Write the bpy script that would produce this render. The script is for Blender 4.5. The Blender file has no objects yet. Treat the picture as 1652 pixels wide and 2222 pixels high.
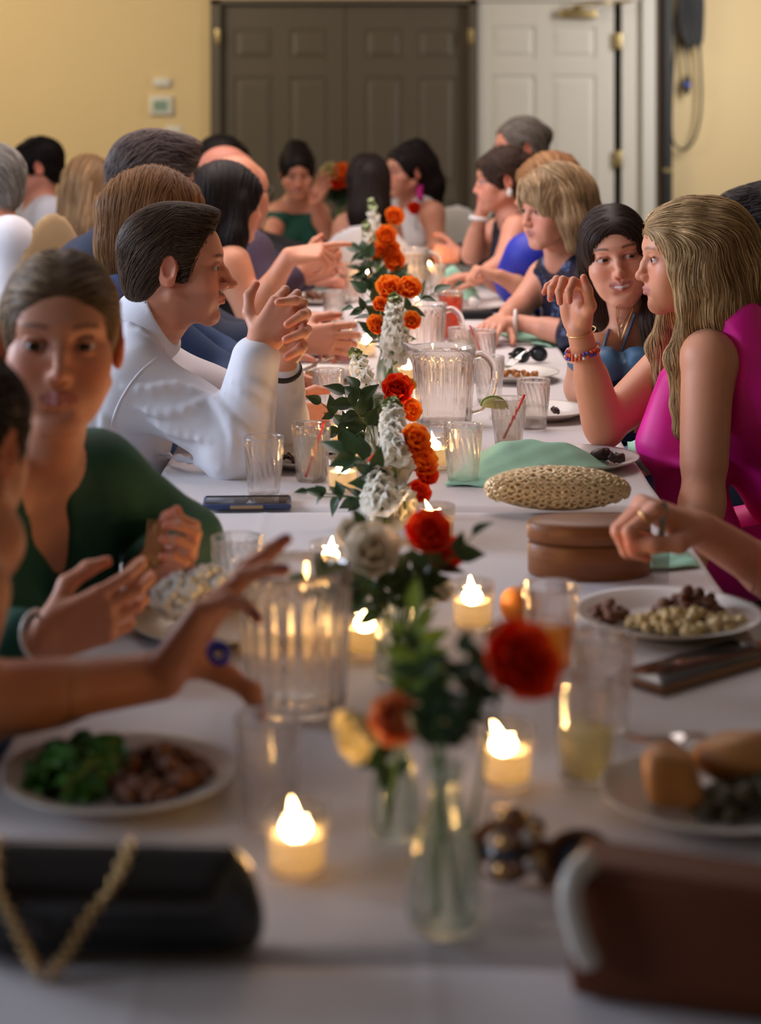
import bpy, bmesh, math, random
import numpy as np
from mathutils import Vector, Matrix

# ------------------------------------------------------------------ camera, world, lights, exposure
SC = bpy.context.scene
COL = SC.collection
F, CX, HY, HC, TZ = 4200.0, 826.0, 183.0, 1.53, 0.75      # focal length in pixels, principal column, horizon row, camera height, table height
cam_d = bpy.data.cameras.new('camera'); cam = bpy.data.objects.new('camera', cam_d); COL.objects.link(cam)
cam.location = (0, 0, HC); cam.rotation_euler = (math.radians(90), 0, 0)
cam_d.sensor_fit = 'VERTICAL'; cam_d.sensor_height = 36.0; cam_d.sensor_width = 36.0
cam_d.lens = F * 36.0 / 2222.0
cam_d.shift_y = -(1111.0 - HY) / 2222.0
cam_d.clip_start = 0.05; cam_d.clip_end = 60
cam_d.dof.use_dof = True; cam_d.dof.focus_distance = 4.15; cam_d.dof.aperture_fstop = 2.9
SC.camera = cam
W = bpy.data.worlds.new('world'); SC.world = W; W.use_nodes = True
W.node_tree.nodes['Background'].inputs[0].default_value = (0.55, 0.6, 0.75, 1)
W.node_tree.nodes['Background'].inputs[1].default_value = 0.25
SC.view_settings.view_transform = 'Standard'; SC.view_settings.look = 'None'
SC.view_settings.gamma = 1.0; SC.view_settings.use_curve_mapping = False
SC.view_settings.exposure = 0.0
SC.cycles.use_denoising = True
SC.cycles.max_bounces = 14; SC.cycles.transparent_max_bounces = 32; SC.cycles.transmission_bounces = 14
SC.cycles.glossy_bounces = 6; SC.cycles.diffuse_bounces = 4
SC.cycles.sample_clamp_indirect = 4.0

def area(name, loc, target, sx, sy, power, color, spread=3.14):
    d = bpy.data.lights.new(name, 'AREA'); d.shape = 'RECTANGLE'; d.size = sx; d.size_y = sy
    d.energy = power; d.color = color; d.spread = spread
    o = bpy.data.objects.new(name, d); COL.objects.link(o); o.location = loc
    o.rotation_euler = (Vector(target) - Vector(loc)).to_track_quat('-Z', 'Y').to_euler()
    return o
area('window_daylight', (-4.6, 4.6, 2.3), (0.0, 4.4, 0.9), 2.6, 1.4, 105, (0.72, 0.81, 1.0), 1.9)
area('window_daylight', (-4.6, 1.4, 2.1), (-0.3, 3.0, 0.9), 1.6, 1.3, 36, (0.72, 0.81, 1.0), 2.2)
area('ceiling_light', (-0.2, 6.2, 3.1), (-0.2, 6.0, 0.0), 2.0, 3.6, 66, (1.0, 0.84, 0.80), 2.3)
area('doorway_daylight', (2.9, 11.2, 2.2), (1.55, 12.9, 1.3), 0.7, 1.6, 25, (1.0, 0.97, 0.92), 2.2)
area('wall_washer', (-3.4, 9.6, 3.1), (-2.6, 12.9, 2.0), 2.5, 0.6, 150, (1.0, 0.88, 0.66), 3.14)
TX0, TX1 = -.432, .520                                         # long edges of the row of tables
CANDLE_W = 1.9

# ------------------------------------------------------------------ small helpers
rng = np.random.default_rng(7)
random.seed(7)
def A(*v): return np.array(v, float)
def P(px, py, Y): return np.array([(px - CX) * Y / F, Y, HC - (py - HY) * Y / F])   # a point seen at a pixel of the photograph, at depth Y
def T(px, py, z=TZ):                                                             # where that pixel meets the height z
    Y = F * (HC - z) / (py - HY); return np.array([(px - CX) * Y / F, Y, z])
def unit(v):
    v = np.asarray(v, float); return v / (np.linalg.norm(v) + 1e-12)
def lerp(a, b, t): return a + (b - a) * t
def tag(o, label=None, cat=None, group=None, kind=None):
    if label: o['label'] = label
    if cat: o['category'] = cat
    if group: o['group'] = group
    if kind: o['kind'] = kind
    return o
def empty(name, loc, label=None, cat=None, group=None, rz=0.0, kind=None):
    o = bpy.data.objects.new(name, None); COL.objects.link(o); o.location = loc; o.rotation_euler = (0, 0, rz)
    o.empty_display_size = 0.05
    return tag(o, label, cat, group, kind)
def link(name, me, parent=None, mats=None):
    o = bpy.data.objects.new(name, me); COL.objects.link(o)
    if mats is not None and not me.materials:
        for m in (mats if isinstance(mats, (list, tuple)) else [mats]): me.materials.append(m)
    if parent is not None: o.parent = parent
    return o
def np_mesh(name, V, Q, smooth=True, cols=None, midx=None):
    me = bpy.data.meshes.new(name); V = np.asarray(V, np.float32); Q = np.asarray(Q, np.int32)
    n, k = Q.shape
    me.vertices.add(len(V)); me.vertices.foreach_set('co', V.ravel())
    me.loops.add(n * k); me.loops.foreach_set('vertex_index', Q.ravel())
    me.polygons.add(n); me.polygons.foreach_set('loop_start', np.arange(0, n * k, k, dtype=np.int32))
    me.polygons.foreach_set('loop_total', np.full(n, k, np.int32))
    me.polygons.foreach_set('use_smooth', np.full(n, bool(smooth)))
    if midx is not None: me.polygons.foreach_set('material_index', np.asarray(midx, np.int32))
    me.update(calc_edges=True)
    if cols is not None:
        a = me.color_attributes.new('Col', 'FLOAT_COLOR', 'POINT')
        c = np.ones((len(V), 4), np.float32); c[:, :3] = cols; a.data.foreach_set('color', c.ravel())
    return me

# ------------------------------------------------------------------ materials
def mat(name, col, rough=0.6, bump=0.0, bscale=80.0, var=0.0, vscale=6.0, sheen=0.0, metal=0.0, spec=0.5, sss=0.0, sssr=(1, .35, .2), sscale=0.01, attr=False, stretch=None, crease=0.0):
    m = bpy.data.materials.new(name); m.use_nodes = True; nt = m.node_tree; b = nt.nodes['Principled BSDF']
    b.inputs['Base Color'].default_value = (*col, 1); b.inputs['Roughness'].default_value = rough
    b.inputs['Metallic'].default_value = metal; b.inputs['Specular IOR Level'].default_value = spec
    b.inputs['Sheen Weight'].default_value = sheen
    if sss: b.inputs['Subsurface Weight'].default_value = sss; b.inputs['Subsurface Radius'].default_value = sssr; b.inputs['Subsurface Scale'].default_value = sscale
    tc = nt.nodes.new('ShaderNodeTexCoord'); mp = nt.nodes.new('ShaderNodeMapping'); nt.links.new(tc.outputs['Object'], mp.inputs[0])
    if stretch: mp.inputs['Scale'].default_value = stretch
    src = None
    if attr:
        at = nt.nodes.new('ShaderNodeAttribute'); at.attribute_name = 'Col'; src = at.outputs['Color']
    if var:
        nz = nt.nodes.new('ShaderNodeTexNoise'); nz.inputs['Scale'].default_value = vscale; nz.inputs['Detail'].default_value = 5; nt.links.new(mp.outputs[0], nz.inputs[0])
        mr = nt.nodes.new('ShaderNodeMapRange'); mr.inputs[3].default_value = 1 - var; mr.inputs[4].default_value = 1 + var; nt.links.new(nz.outputs[0], mr.inputs[0])
        mx = nt.nodes.new('ShaderNodeVectorMath'); mx.operation = 'SCALE'
        if src is not None: nt.links.new(src, mx.inputs[0])
        else: mx.inputs[0].default_value = col
        nt.links.new(mr.outputs[0], mx.inputs[3]); src = mx.outputs[0]
    if src is not None: nt.links.new(src, b.inputs['Base Color'])
    if bump:
        nb = nt.nodes.new('ShaderNodeTexNoise'); nb.inputs['Scale'].default_value = bscale; nb.inputs['Detail'].default_value = 3; nt.links.new(mp.outputs[0], nb.inputs[0])
        bp = nt.nodes.new('ShaderNodeBump'); bp.inputs['Strength'].default_value = bump; bp.inputs['Distance'].default_value = 0.01
        nt.links.new(nb.outputs[0], bp.inputs['Height']); nt.links.new(bp.outputs[0], b.inputs['Normal'])
        if crease:      # soft rumples of worn cloth
            n2 = nt.nodes.new('ShaderNodeTexNoise'); n2.noise_type = 'RIDGED_MULTIFRACTAL'; n2.inputs['Scale'].default_value = 4.5; n2.inputs['Detail'].default_value = 2; n2.inputs['Distortion'].default_value = .8
            nt.links.new(mp.outputs[0], n2.inputs[0]); b2 = nt.nodes.new('ShaderNodeBump'); b2.inputs['Strength'].default_value = crease; b2.inputs['Distance'].default_value = .02
            nt.links.new(n2.outputs[0], b2.inputs['Height']); nt.links.new(b2.outputs[0], bp.inputs['Normal'])
    return m
def cloth_mat(name, col, rough=.85, bump=.15, bs=700, var=.05, sheen=.0, crease=.25): return mat(name, col, rough=rough, bump=bump, bscale=bs, var=var, vscale=9, sheen=sheen, crease=crease)
def glassy(name, tint=(1, 1, 1), clear=0.5, rough=0.02, ior=1.45, diffuse=0.0, dcol=(1, 1, 1)):
    # clear plastic or glass: refracting share mixed with plainly transmitting share, optional cloudiness
    m = bpy.data.materials.new(name); m.use_nodes = True; nt = m.node_tree; nt.nodes.remove(nt.nodes['Principled BSDF'])
    out = nt.nodes['Material Output']
    g = nt.nodes.new('ShaderNodeBsdfGlass'); g.inputs['Color'].default_value = (*tint, 1); g.inputs['Roughness'].default_value = rough; g.inputs['IOR'].default_value = ior
    t = nt.nodes.new('ShaderNodeBsdfTransparent'); t.inputs[0].default_value = (*tint, 1)
    mx = nt.nodes.new('ShaderNodeMixShader'); mx.inputs[0].default_value = clear
    nt.links.new(g.outputs[0], mx.inputs[1]); nt.links.new(t.outputs[0], mx.inputs[2]); o = mx.outputs[0]
    if diffuse:
        d = nt.nodes.new('ShaderNodeBsdfPrincipled'); d.inputs['Base Color'].default_value = (*dcol, 1); d.inputs['Roughness'].default_value = .4
        m2 = nt.nodes.new('ShaderNodeMixShader'); m2.inputs[0].default_value = diffuse; nt.links.new(o, m2.inputs[1]); nt.links.new(d.outputs[0], m2.inputs[2]); o = m2.outputs[0]
    nt.links.new(o, out.inputs['Surface'])
    return m
def thin(name, col, tr=.4, rough=.5, var=.12, vscale=60):
    # petals and leaves: some light passes through
    m = mat(name, col, rough=rough, var=var, vscale=vscale); nt = m.node_tree; b = nt.nodes['Principled BSDF']; t = nt.nodes.new('ShaderNodeBsdfTranslucent'); t.inputs[0].default_value = (*[min(1, c * 1.15) for c in col], 1)
    mx = nt.nodes.new('ShaderNodeMixShader'); mx.inputs[0].default_value = tr; nt.links.new(b.outputs[0], mx.inputs[1]); nt.links.new(t.outputs[0], mx.inputs[2]); nt.links.new(mx.outputs[0], nt.nodes['Material Output'].inputs['Surface']); return m
def emit(name, col, s):
    m = bpy.data.materials.new(name); m.use_nodes = True; nt = m.node_tree; b = nt.nodes['Principled BSDF']
    b.inputs['Base Color'].default_value = (0, 0, 0, 1); b.inputs['Emission Color'].default_value = (*col, 1); b.inputs['Emission Strength'].default_value = s
    return m

# ------------------------------------------------------------------ implicit bodies: smooth-blended primitives meshed by surface nets
class SDF:
    def __init__(s): s.L = []
    def add(s, fn, lo, hi, k, op): s.L.append((fn, np.asarray(lo, float), np.asarray(hi, float), k, op)); return s
    def cap(s, a, b, ra, rb=None, k=.015, op=0, n=None, flat=1.0):
        a = np.asarray(a, float); b = np.asarray(b, float); rb = ra if rb is None else rb
        ba = b - a; L2 = float(ba @ ba) + 1e-12; n = None if n is None else unit(n); q_ = 1 / flat - 1
        def fn(X, Y, Z):
            px, py, pz = X - a[0], Y - a[1], Z - a[2]
            t = np.clip((px * ba[0] + py * ba[1] + pz * ba[2]) / L2, 0, 1)
            qx, qy, qz = px - t * ba[0], py - t * ba[1], pz - t * ba[2]
            if n is not None:
                dn = (qx * n[0] + qy * n[1] + qz * n[2]) * q_
                qx, qy, qz = qx + dn * n[0], qy + dn * n[1], qz + dn * n[2]
            d = np.sqrt(qx * qx + qy * qy + qz * qz) - (ra + (rb - ra) * t)
            return d * flat if (n is not None and flat < 1) else d
        r = max(ra, rb)
        return s.add(fn, np.minimum(a, b) - r, np.maximum(a, b) + r, k, op)
    def chain(s, pts, rad, **kw):
        for i in range(len(pts) - 1): s.cap(pts[i], pts[i + 1], rad[i], rad[i + 1], **kw)
        return s
    def ell(s, c, r, R=None, k=.015, op=0):
        c = np.asarray(c, float); r = np.asarray(r, float) * np.ones(3); Ri = None if R is None else np.asarray(R, float)
        def fn(X, Y, Z):
            x, y, z = X - c[0], Y - c[1], Z - c[2]
            if Ri is not None:
                x, y, z = (Ri[0, 0] * x + Ri[1, 0] * y + Ri[2, 0] * z, Ri[0, 1] * x + Ri[1, 1] * y + Ri[2, 1] * z, Ri[0, 2] * x + Ri[1, 2] * y + Ri[2, 2] * z)
            k0 = np.sqrt((x / r[0]) ** 2 + (y / r[1]) ** 2 + (z / r[2]) ** 2)
            k1 = np.sqrt((x / r[0] ** 2) ** 2 + (y / r[1] ** 2) ** 2 + (z / r[2] ** 2) ** 2) + 1e-9
            return k0 * (k0 - 1) / k1
        m = r.max() if R is not None else r
        return s.add(fn, c - m, c + m, k, op)
    def plane(s, c, n, k=.004):                       # cut away everything on the side n points to
        c = np.asarray(c, float); n = unit(n)
        fn = lambda X, Y, Z: -((X - c[0]) * n[0] + (Y - c[1]) * n[1] + (Z - c[2]) * n[2])
        return s.add(fn, A(-1e3, -1e3, -1e3), A(1e3, 1e3, 1e3), k, 1)
    def noise(s, amp, fr, seed=0, aniso=(1, 1, 1)):    # cloth undulation
        g = np.random.default_rng(seed); ws = [(g.normal(size=3) * fr * A(*aniso), g.uniform(0, 6.28)) for _ in range(6)]
        def fn(X, Y, Z):
            o = 0
            for w, p in ws: o = o + np.sin(w[0] * X + w[1] * Y + w[2] * Z + p)
            return o * (amp / 3)
        return s.add(fn, A(-1e3, -1e3, -1e3), A(1e3, 1e3, 1e3), 0, 3)
    @staticmethod
    def comb(d1, d2, k, op):
        if op == 3: return d1 + d2
        if op == 0:
            if k <= 0: return np.minimum(d1, d2)
            h = np.clip(.5 + .5 * (d2 - d1) / k, 0, 1); return d2 + (d1 - d2) * h - k * h * (1 - h)
        d2 = -d2
        if k <= 0: return np.maximum(d1, d2)
        h = np.clip(.5 - .5 * (d2 - d1) / k, 0, 1); return d2 + (d1 - d2) * h + k * h * (1 - h)
    def at(s, p):
        d = np.full(len(p), 1.0)
        for fn, lo, hi, k, op in s.L: d = s.comb(d, fn(p[:, 0], p[:, 1], p[:, 2]), k, op)
        return d
    def grad(s, p, e=.002):
        d0 = s.at(p); g = np.stack([s.at(p + e * np.eye(3)[i]) - d0 for i in range(3)], 1)
        return d0, g / (np.linalg.norm(g, axis=1, keepdims=True) + 1e-9)
    def bounds(s, m=.0):
        L = [l for l in s.L if l[4] == 0]
        return np.min([l[1] for l in L], 0) - m, np.max([l[2] for l in L], 0) + m
    def net(s, lo, hi, h, excl=()):
        ax = [np.arange(lo[i] - h, hi[i] + 2 * h, h) for i in range(3)]
        D = np.full([len(a) for a in ax], .15, np.float32)
        for fn, plo, phi, k, op in s.L:
            pad = k + 3.1 * h; sl = []
            for i in range(3):
                i0 = max(0, int((plo[i] - pad - ax[i][0]) / h) if plo[i] > -900 else 0)
                i1 = min(len(ax[i]), int((phi[i] + pad - ax[i][0]) / h) + 2 if phi[i] < 900 else len(ax[i]))
                sl.append(slice(i0, max(i0, i1)))
            if any(q.stop <= q.start for q in sl): continue
            d2 = fn(ax[0][sl[0]][:, None, None].astype(np.float32), ax[1][sl[1]][None, :, None].astype(np.float32), ax[2][sl[2]][None, None, :].astype(np.float32))
            D[tuple(sl)] = s.comb(D[tuple(sl)], d2, k, op)
        S = D < 0
        nx, ny, nz = D.shape
        cnt = np.zeros((nx - 1, ny - 1, nz - 1), np.int8)
        for i in (0, 1):
            for j in (0, 1):
                for l in (0, 1): cnt += S[i:nx - 1 + i, j:ny - 1 + j, l:nz - 1 + l]
        act = (cnt > 0) & (cnt < 8); idx = np.argwhere(act)
        if len(idx) == 0: return np.zeros((0, 3)), np.zeros((0, 4), int)
        num = np.full(act.shape, -1, np.int64); num[act] = np.arange(len(idx))
        acc = np.zeros((len(idx), 3)); n = np.zeros(len(idx))
        cor = [(i, j, l) for i in (0, 1) for j in (0, 1) for l in (0, 1)]
        for a_ in cor:
            for ax_ in range(3):
                if a_[ax_]: continue
                b_ = list(a_); b_[ax_] = 1
                da = D[idx[:, 0] + a_[0], idx[:, 1] + a_[1], idx[:, 2] + a_[2]].astype(float); db = D[idx[:, 0] + b_[0], idx[:, 1] + b_[1], idx[:, 2] + b_[2]].astype(float)
                c = (da < 0) != (db < 0); t = np.where(c, da / np.where(c, da - db, 1), 0)
                p = np.tile(np.array(a_, float), (len(idx), 1)); p[:, ax_] += t
                acc[c] += p[c]; n[c] += 1
        V = np.array([ax[i][0] for i in range(3)]) + h * (idx + acc / n[:, None])
        Qs = []
        for ax_ in range(3):
            o1, o2 = [(1, 2), (2, 0), (0, 1)][ax_]
            a0 = [slice(None)] * 3; a1 = [slice(None)] * 3; a0[ax_] = slice(0, -1); a1[ax_] = slice(1, None)
            s0, s1 = S[tuple(a0)], S[tuple(a1)]
            e = np.argwhere(s0 != s1)
            ok = (e[:, o1] > 0) & (e[:, o2] > 0) & (e[:, o1] < D.shape[o1] - 1) & (e[:, o2] < D.shape[o2] - 1); e = e[ok]
            if not len(e): continue
            def cell(d1, d2):
                c = e.copy(); c[:, o1] -= d1; c[:, o2] -= d2; return num[c[:, 0], c[:, 1], c[:, 2]]
            q = np.stack([cell(1, 1), cell(0, 1), cell(0, 0), cell(1, 0)], 1)
            inside = s0[e[:, 0], e[:, 1], e[:, 2]]
            q[~inside] = q[~inside][:, ::-1]
            Qs.append(q)
        Q = np.concatenate(Qs)
        if excl:
            c = V[Q].mean(1); keep = np.ones(len(Q), bool)
            for l, u in excl: keep &= ~np.all((c > l) & (c < u), 1)
            Q = Q[keep]; used = np.unique(Q); re = np.full(len(V), -1); re[used] = np.arange(len(used)); V = V[used]; Q = re[Q]
        return V, Q
def merge(parts):
    Vs, Qs, o = [], [], 0
    if len({np.asarray(q).shape[1] for _, q in parts}) > 1:
        parts = [(V, Q if np.asarray(Q).shape[1] == 3 else np.concatenate([np.asarray(Q)[:, [0, 1, 2]], np.asarray(Q)[:, [0, 2, 3]]])) for V, Q in parts]
    for V, Q in parts: Vs.append(V); Qs.append(Q + o); o += len(V)
    return np.concatenate(Vs), np.concatenate(Qs)
# ------------------------------------------------------------------ people
def frame(f, up=(0, 0, 1)):
    f = unit(f); r = unit(np.cross(f, np.asarray(up, float))); u = np.cross(r, f)
    return np.stack([r, f, u], 1)                        # columns: person's right, forward, up
M_SKIN = mat('skin', (.6, .35, .25), rough=.48, attr=True, sss=.12, sscale=.012, bump=.03, bscale=900, spec=.4)
M_HAIR = mat('hair', (.1, .06, .04), rough=.5, attr=True, spec=.16)
M_EYEW = mat('eye_white', (.50, .46, .44), rough=.12); M_PUPIL = mat('pupil', (.004, .004, .004), rough=.08)
IRIS = {'brown': mat('iris_brown', (.05, .025, .012), rough=.1), 'blue': mat('iris_blue', (.08, .14, .2), rough=.1)}

def add_head(S, c, R, s, st):
    L = lambda *p: c + R @ (A(*p) * s)
    E = lambda p, r, k=.012, op=0, Rl=None: S.ell(L(*p), A(*r) * s, R if Rl is None else R @ Rl, k * s, op)
    C = lambda p, q, ra, rb, k=.012, op=0: S.cap(L(*p), L(*q), ra * s, rb * s, k=k * s, op=op)
    jw = st.get('jaw', 1.0); fl = st.get('full', 1.0); ml = st.get('male', False); sm = st.get('smile', 0.0); ns = st.get('nose', 1.0) * (1.0 if ml else .86)
    E((0, -.018, .034), (.073, .094, .082))
    E((0, .030, .012), (.064, .060, .066), .02)
    E((0, .034, -.038), (.056 * fl, .052, .072), .02)
    for x in (-1, 1):
        C((x * .054 * jw, -.002, -.052), (x * .016, .066, -.098), .016, .015, .025)
        E((x * .040 * fl, .052, -.026), (.025, .026, .026), .018)
        E((x * .034, .058, -.055), (.022 * fl, .024, .028), .02)
    E((0, .071, -.098), (.021 * jw, .016, .015 if not ml else .017), .016)
    E((0, .070, .024), (.048, .020, .011 if not ml else .013), .016)
    E((0, .050, .044), (.052, .031, .034), .02)
    for x in (-1, 1):
        E((x * .031, .093, -.001), (.019, .016, .0125), .010, 1)
        E((x * .031, .0715, 0), (.0155, .0150, .0150), .004)
        E((x * .031, .086, -.0002), (.0138, .018, .0040 - .0008 * sm), .0018, 1)
        E((x * .031, .0835, .0078), (.0152, .0050, .0022), .003)
    nf = 0.0 if ml else -.0055
    C((0, .081, .010), (0, .0925 + .002 * ns + nf * .4, -.010), .0080, .0086 * ns, .008); C((0, .0925 + .002 * ns + nf * .4, -.010), (0, .1025 + .004 * ns + nf, -.030), .0086, .0098 * ns, .006)
    E((0, .106 + .005 * ns + nf, -.034), (.0108 * ns, .0105 * ns, .0095), .006)
    for x in (-1, 1):
        E((x * .0125 * ns, .094, -.037), (.0068 * ns, .0105, .0075), .005)
    E((0, .072, -.064), (.031, .021, .026), .014)
    w = 1 + .22 * sm; o = .0022 * sm
    E((0, .090, -.040), (.0115, .012, .009), .008)
    for x in (-1, 1):
        C((0, .0945, -.0589 + o), (x * .021 * w, .0800 - .003 * sm, -.0640 + .006 * sm), .0046 - .0008 * sm, .0028, .004)
        C((0, .0920, -.0700 - o * 1.1), (x * .018 * w, .0800 - .003 * sm, -.0660 + .005 * sm), .0058 - .001 * sm, .0030, .005)
        if sm > .5: C((0, .0992, -.0655), (x * .0245, .0850, -.0608), .0034, .0010, .0015, 1)
        else: C((0, .1015, -.0650), (x * .0235 * w, .0860 - .003 * sm, -.0650 + .005 * sm), .0013, .0008, .002, 1)
        if sm > .3: E((x * .040, .058, -.030), (.022, .022, .018), .015)
    E((0, .0965, -.0505), (.0028, .004, .007), .004, 1)
    E((0, .090, -.0815), (.018, .006, .005), .008, 1)
    if not st.get('noear'):
        for x in (-1, 1):
            a = x * .35; Rl = np.array([[math.cos(a), math.sin(a), 0], [-math.sin(a), math.cos(a), 0], [0, 0, 1]])
            E((x * .0745, -.012, -.002), (.0075, .0205, .0335), .005, 0, Rl)
            E((x * .0815, -.009, .004), (.0075, .0125, .0210), .003, 1, Rl)
            E((x * .0760, -.006, -.024), (.0055, .009, .011), .004)
            E((x * .0770, .0015, -.004), (.0040, .0045, .0080), .003)
    E((0, -.055, -.030), (.052, .045, .050), .03)

def paint_head(V, c, R, s, st, col):
    q = (V - c) @ R / s; x, y, z = q[:, 0], q[:, 1], q[:, 2]; ax = np.abs(x)
    g = lambda d, w: np.exp(-(d / w) ** 2)
    def blend(c_, m): col[:] = col * (1 - m[:, None]) + np.asarray(c_)[None] * m[:, None]
    base = A(*st['skin']); front = np.clip((y - .03) / .03, 0, 1); near = (np.abs(z) < .16) & (ax < .1) & (y > -.13)
    flush = st.get('flush', .45)
    blend(base * A(1.08, .70, .66), near * front * flush * (g(np.hypot(ax - .042, z + .030), .024) + .8 * g(np.hypot(ax, z + .035), .014)).clip(0, 1))
    blend(base * A(1.1, .62, .58), near * .5 * np.clip((ax - .071) / .004, 0, 1) * (np.abs(y + .01) < .03) * (np.abs(z) < .045))
    blend(base * A(.30, .20, .18), near * g(np.sqrt((ax - .0068) ** 2 + (y - .1015) ** 2 + (z + .0455) ** 2), .0038) * .9)  # nostrils: shade of the hollows painted into the skin colour
    if st.get('stubble'):
        m = np.clip((-.040 - z + .25 * (y < .06) * 0) / .012, 0, 1) * np.clip((y + .005) / .02, 0, 1) * (z > -.125)
        mo = g((z + .051) / 1.0, .006) * (ax < .026) * (y > .07)
        blend(base * A(.50, .42, .40), near * (m * st['stubble'] * .55).clip(0, 1)); blend(A(.06, .035, .025), near * mo * st['stubble'])
    w = 1 + .22 * st.get('smile', 0)
    zl = z - .0055 * st.get('smile', 0) * (ax / .026) ** 2
    lip = ((ax < .024 * w) & (y > .07)) * np.clip(1.15 - ((ax / (.024 * w)) ** 2 + ((zl + .0648) / (.0098 + .002 * st.get('smile', 0))) ** 2), 0, .25) * 4
    blend(st.get('lip', tuple(base * (A(.86, .56, .54) if st.get('male') else A(.82, .42, .42)))), near * lip.clip(0, 1) * .75)
    if st.get('smile', 0) > .5: blend(A(.74, .68, .62), near * np.clip(1.6 - np.abs(zl + .0653) / .0021, 0, 1) * np.clip((.0195 - ax) / .004, 0, 1) * (y > .07))
    zb = .0225 + .0035 * np.sin(np.clip((ax - .014) / .036, 0, 1) * math.pi * .85)
    bm = np.clip(1.3 - np.abs(z - zb) / .0036, 0, 1) * np.clip((ax - .013) / .004, 0, 1) * np.clip((.052 - ax) / .008, 0, 1) * (y > .03)
    blend(st.get('brow', (.05, .03, .02)), near * bm * st.get('brow_w', .85))
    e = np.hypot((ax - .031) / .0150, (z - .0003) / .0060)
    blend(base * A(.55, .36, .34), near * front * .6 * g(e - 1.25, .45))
    blend(A(.02, .013, .011), near * front * st.get('liner', .6) * g(e - 1.02, .12) * np.clip((z + .002) / .003, 0.15, 1))
    return col

def add_hand(S, wr, f, n, side, curl, s=1.0, thumb=None, spread=.10, pts_out=None):
    """wrist, finger direction, palm normal; curl: per finger (index..little) a triple of bends in radians"""
    f = unit(f); n = unit(np.asarray(n, float) - f * np.dot(n, f)); t = np.cross(f, n) * (1 if side == 'R' else -1)
    K = []
    for i, (o, fo) in enumerate([(.029, .088), (.0095, .092), (-.0095, .088), (-.027, .080)]):
        kn = wr + (f * fo + t * o) * s; K.append(kn)
        S.cap(wr + (f * .016 + t * o * .62) * s, kn, .0150 * s, .0112 * s, k=.012 * s)
    S.ell(wr + (f * .034 + t * .020 + n * .010) * s, A(.024, .017, .016) * s, np.stack([f, t, n], 1), .012 * s)
    S.ell(wr + (f * .040 - t * .020 + n * .006) * s, A(.028, .012, .014) * s, np.stack([f, t, n], 1), .012 * s)
    LN = [(.044, .026, .021), (.049, .029, .022), (.045, .027, .022), (.035, .021, .019)]
    tips = []
    for i in range(4):
        cu = curl[i] if hasattr(curl[i], '__len__') else (curl[i], curl[i] * 1.1, curl[i] * .7)
        p = K[i]; a = 0; r = [.0098, .0088, .0080, .0066] if i < 3 else [.0086, .0076, .0070, .0058]
        sp = spread * (1.2, .3, -.5, -1.5)[i]
        for j in range(3):
            a += cu[j]; d = unit(f * math.cos(a) + n * math.sin(a) + t * sp * max(0, math.cos(a)))
            p2 = p + d * LN[i][j] * s; S.cap(p, p2, r[j] * s, r[j + 1] * s, k=.0035 * s); p = p2
        tips.append((p, -f * math.sin(a) * -1 * 0 + (-(n * math.cos(a)) + f * math.sin(a)), .0062 * s))
    b = wr + (f * .022 + t * .022 + n * .006) * s
    th = thumb or ((.62, .70, .34), (.80, .52, .30), (.92, .30, .26))
    p = b; r = [.0140, .0115, .0100, .0075]
    for j, ln in enumerate((.044, .034, .027)):
        d = unit(f * th[j][0] + t * th[j][1] + n * th[j][2]); p2 = p + d * ln * s; S.cap(p, p2, r[j] * s, r[j + 1] * s, k=.008 * s); p = p2
    tips.append((p, unit(t * .5 - n * .8), .007 * s))
    return tips

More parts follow.
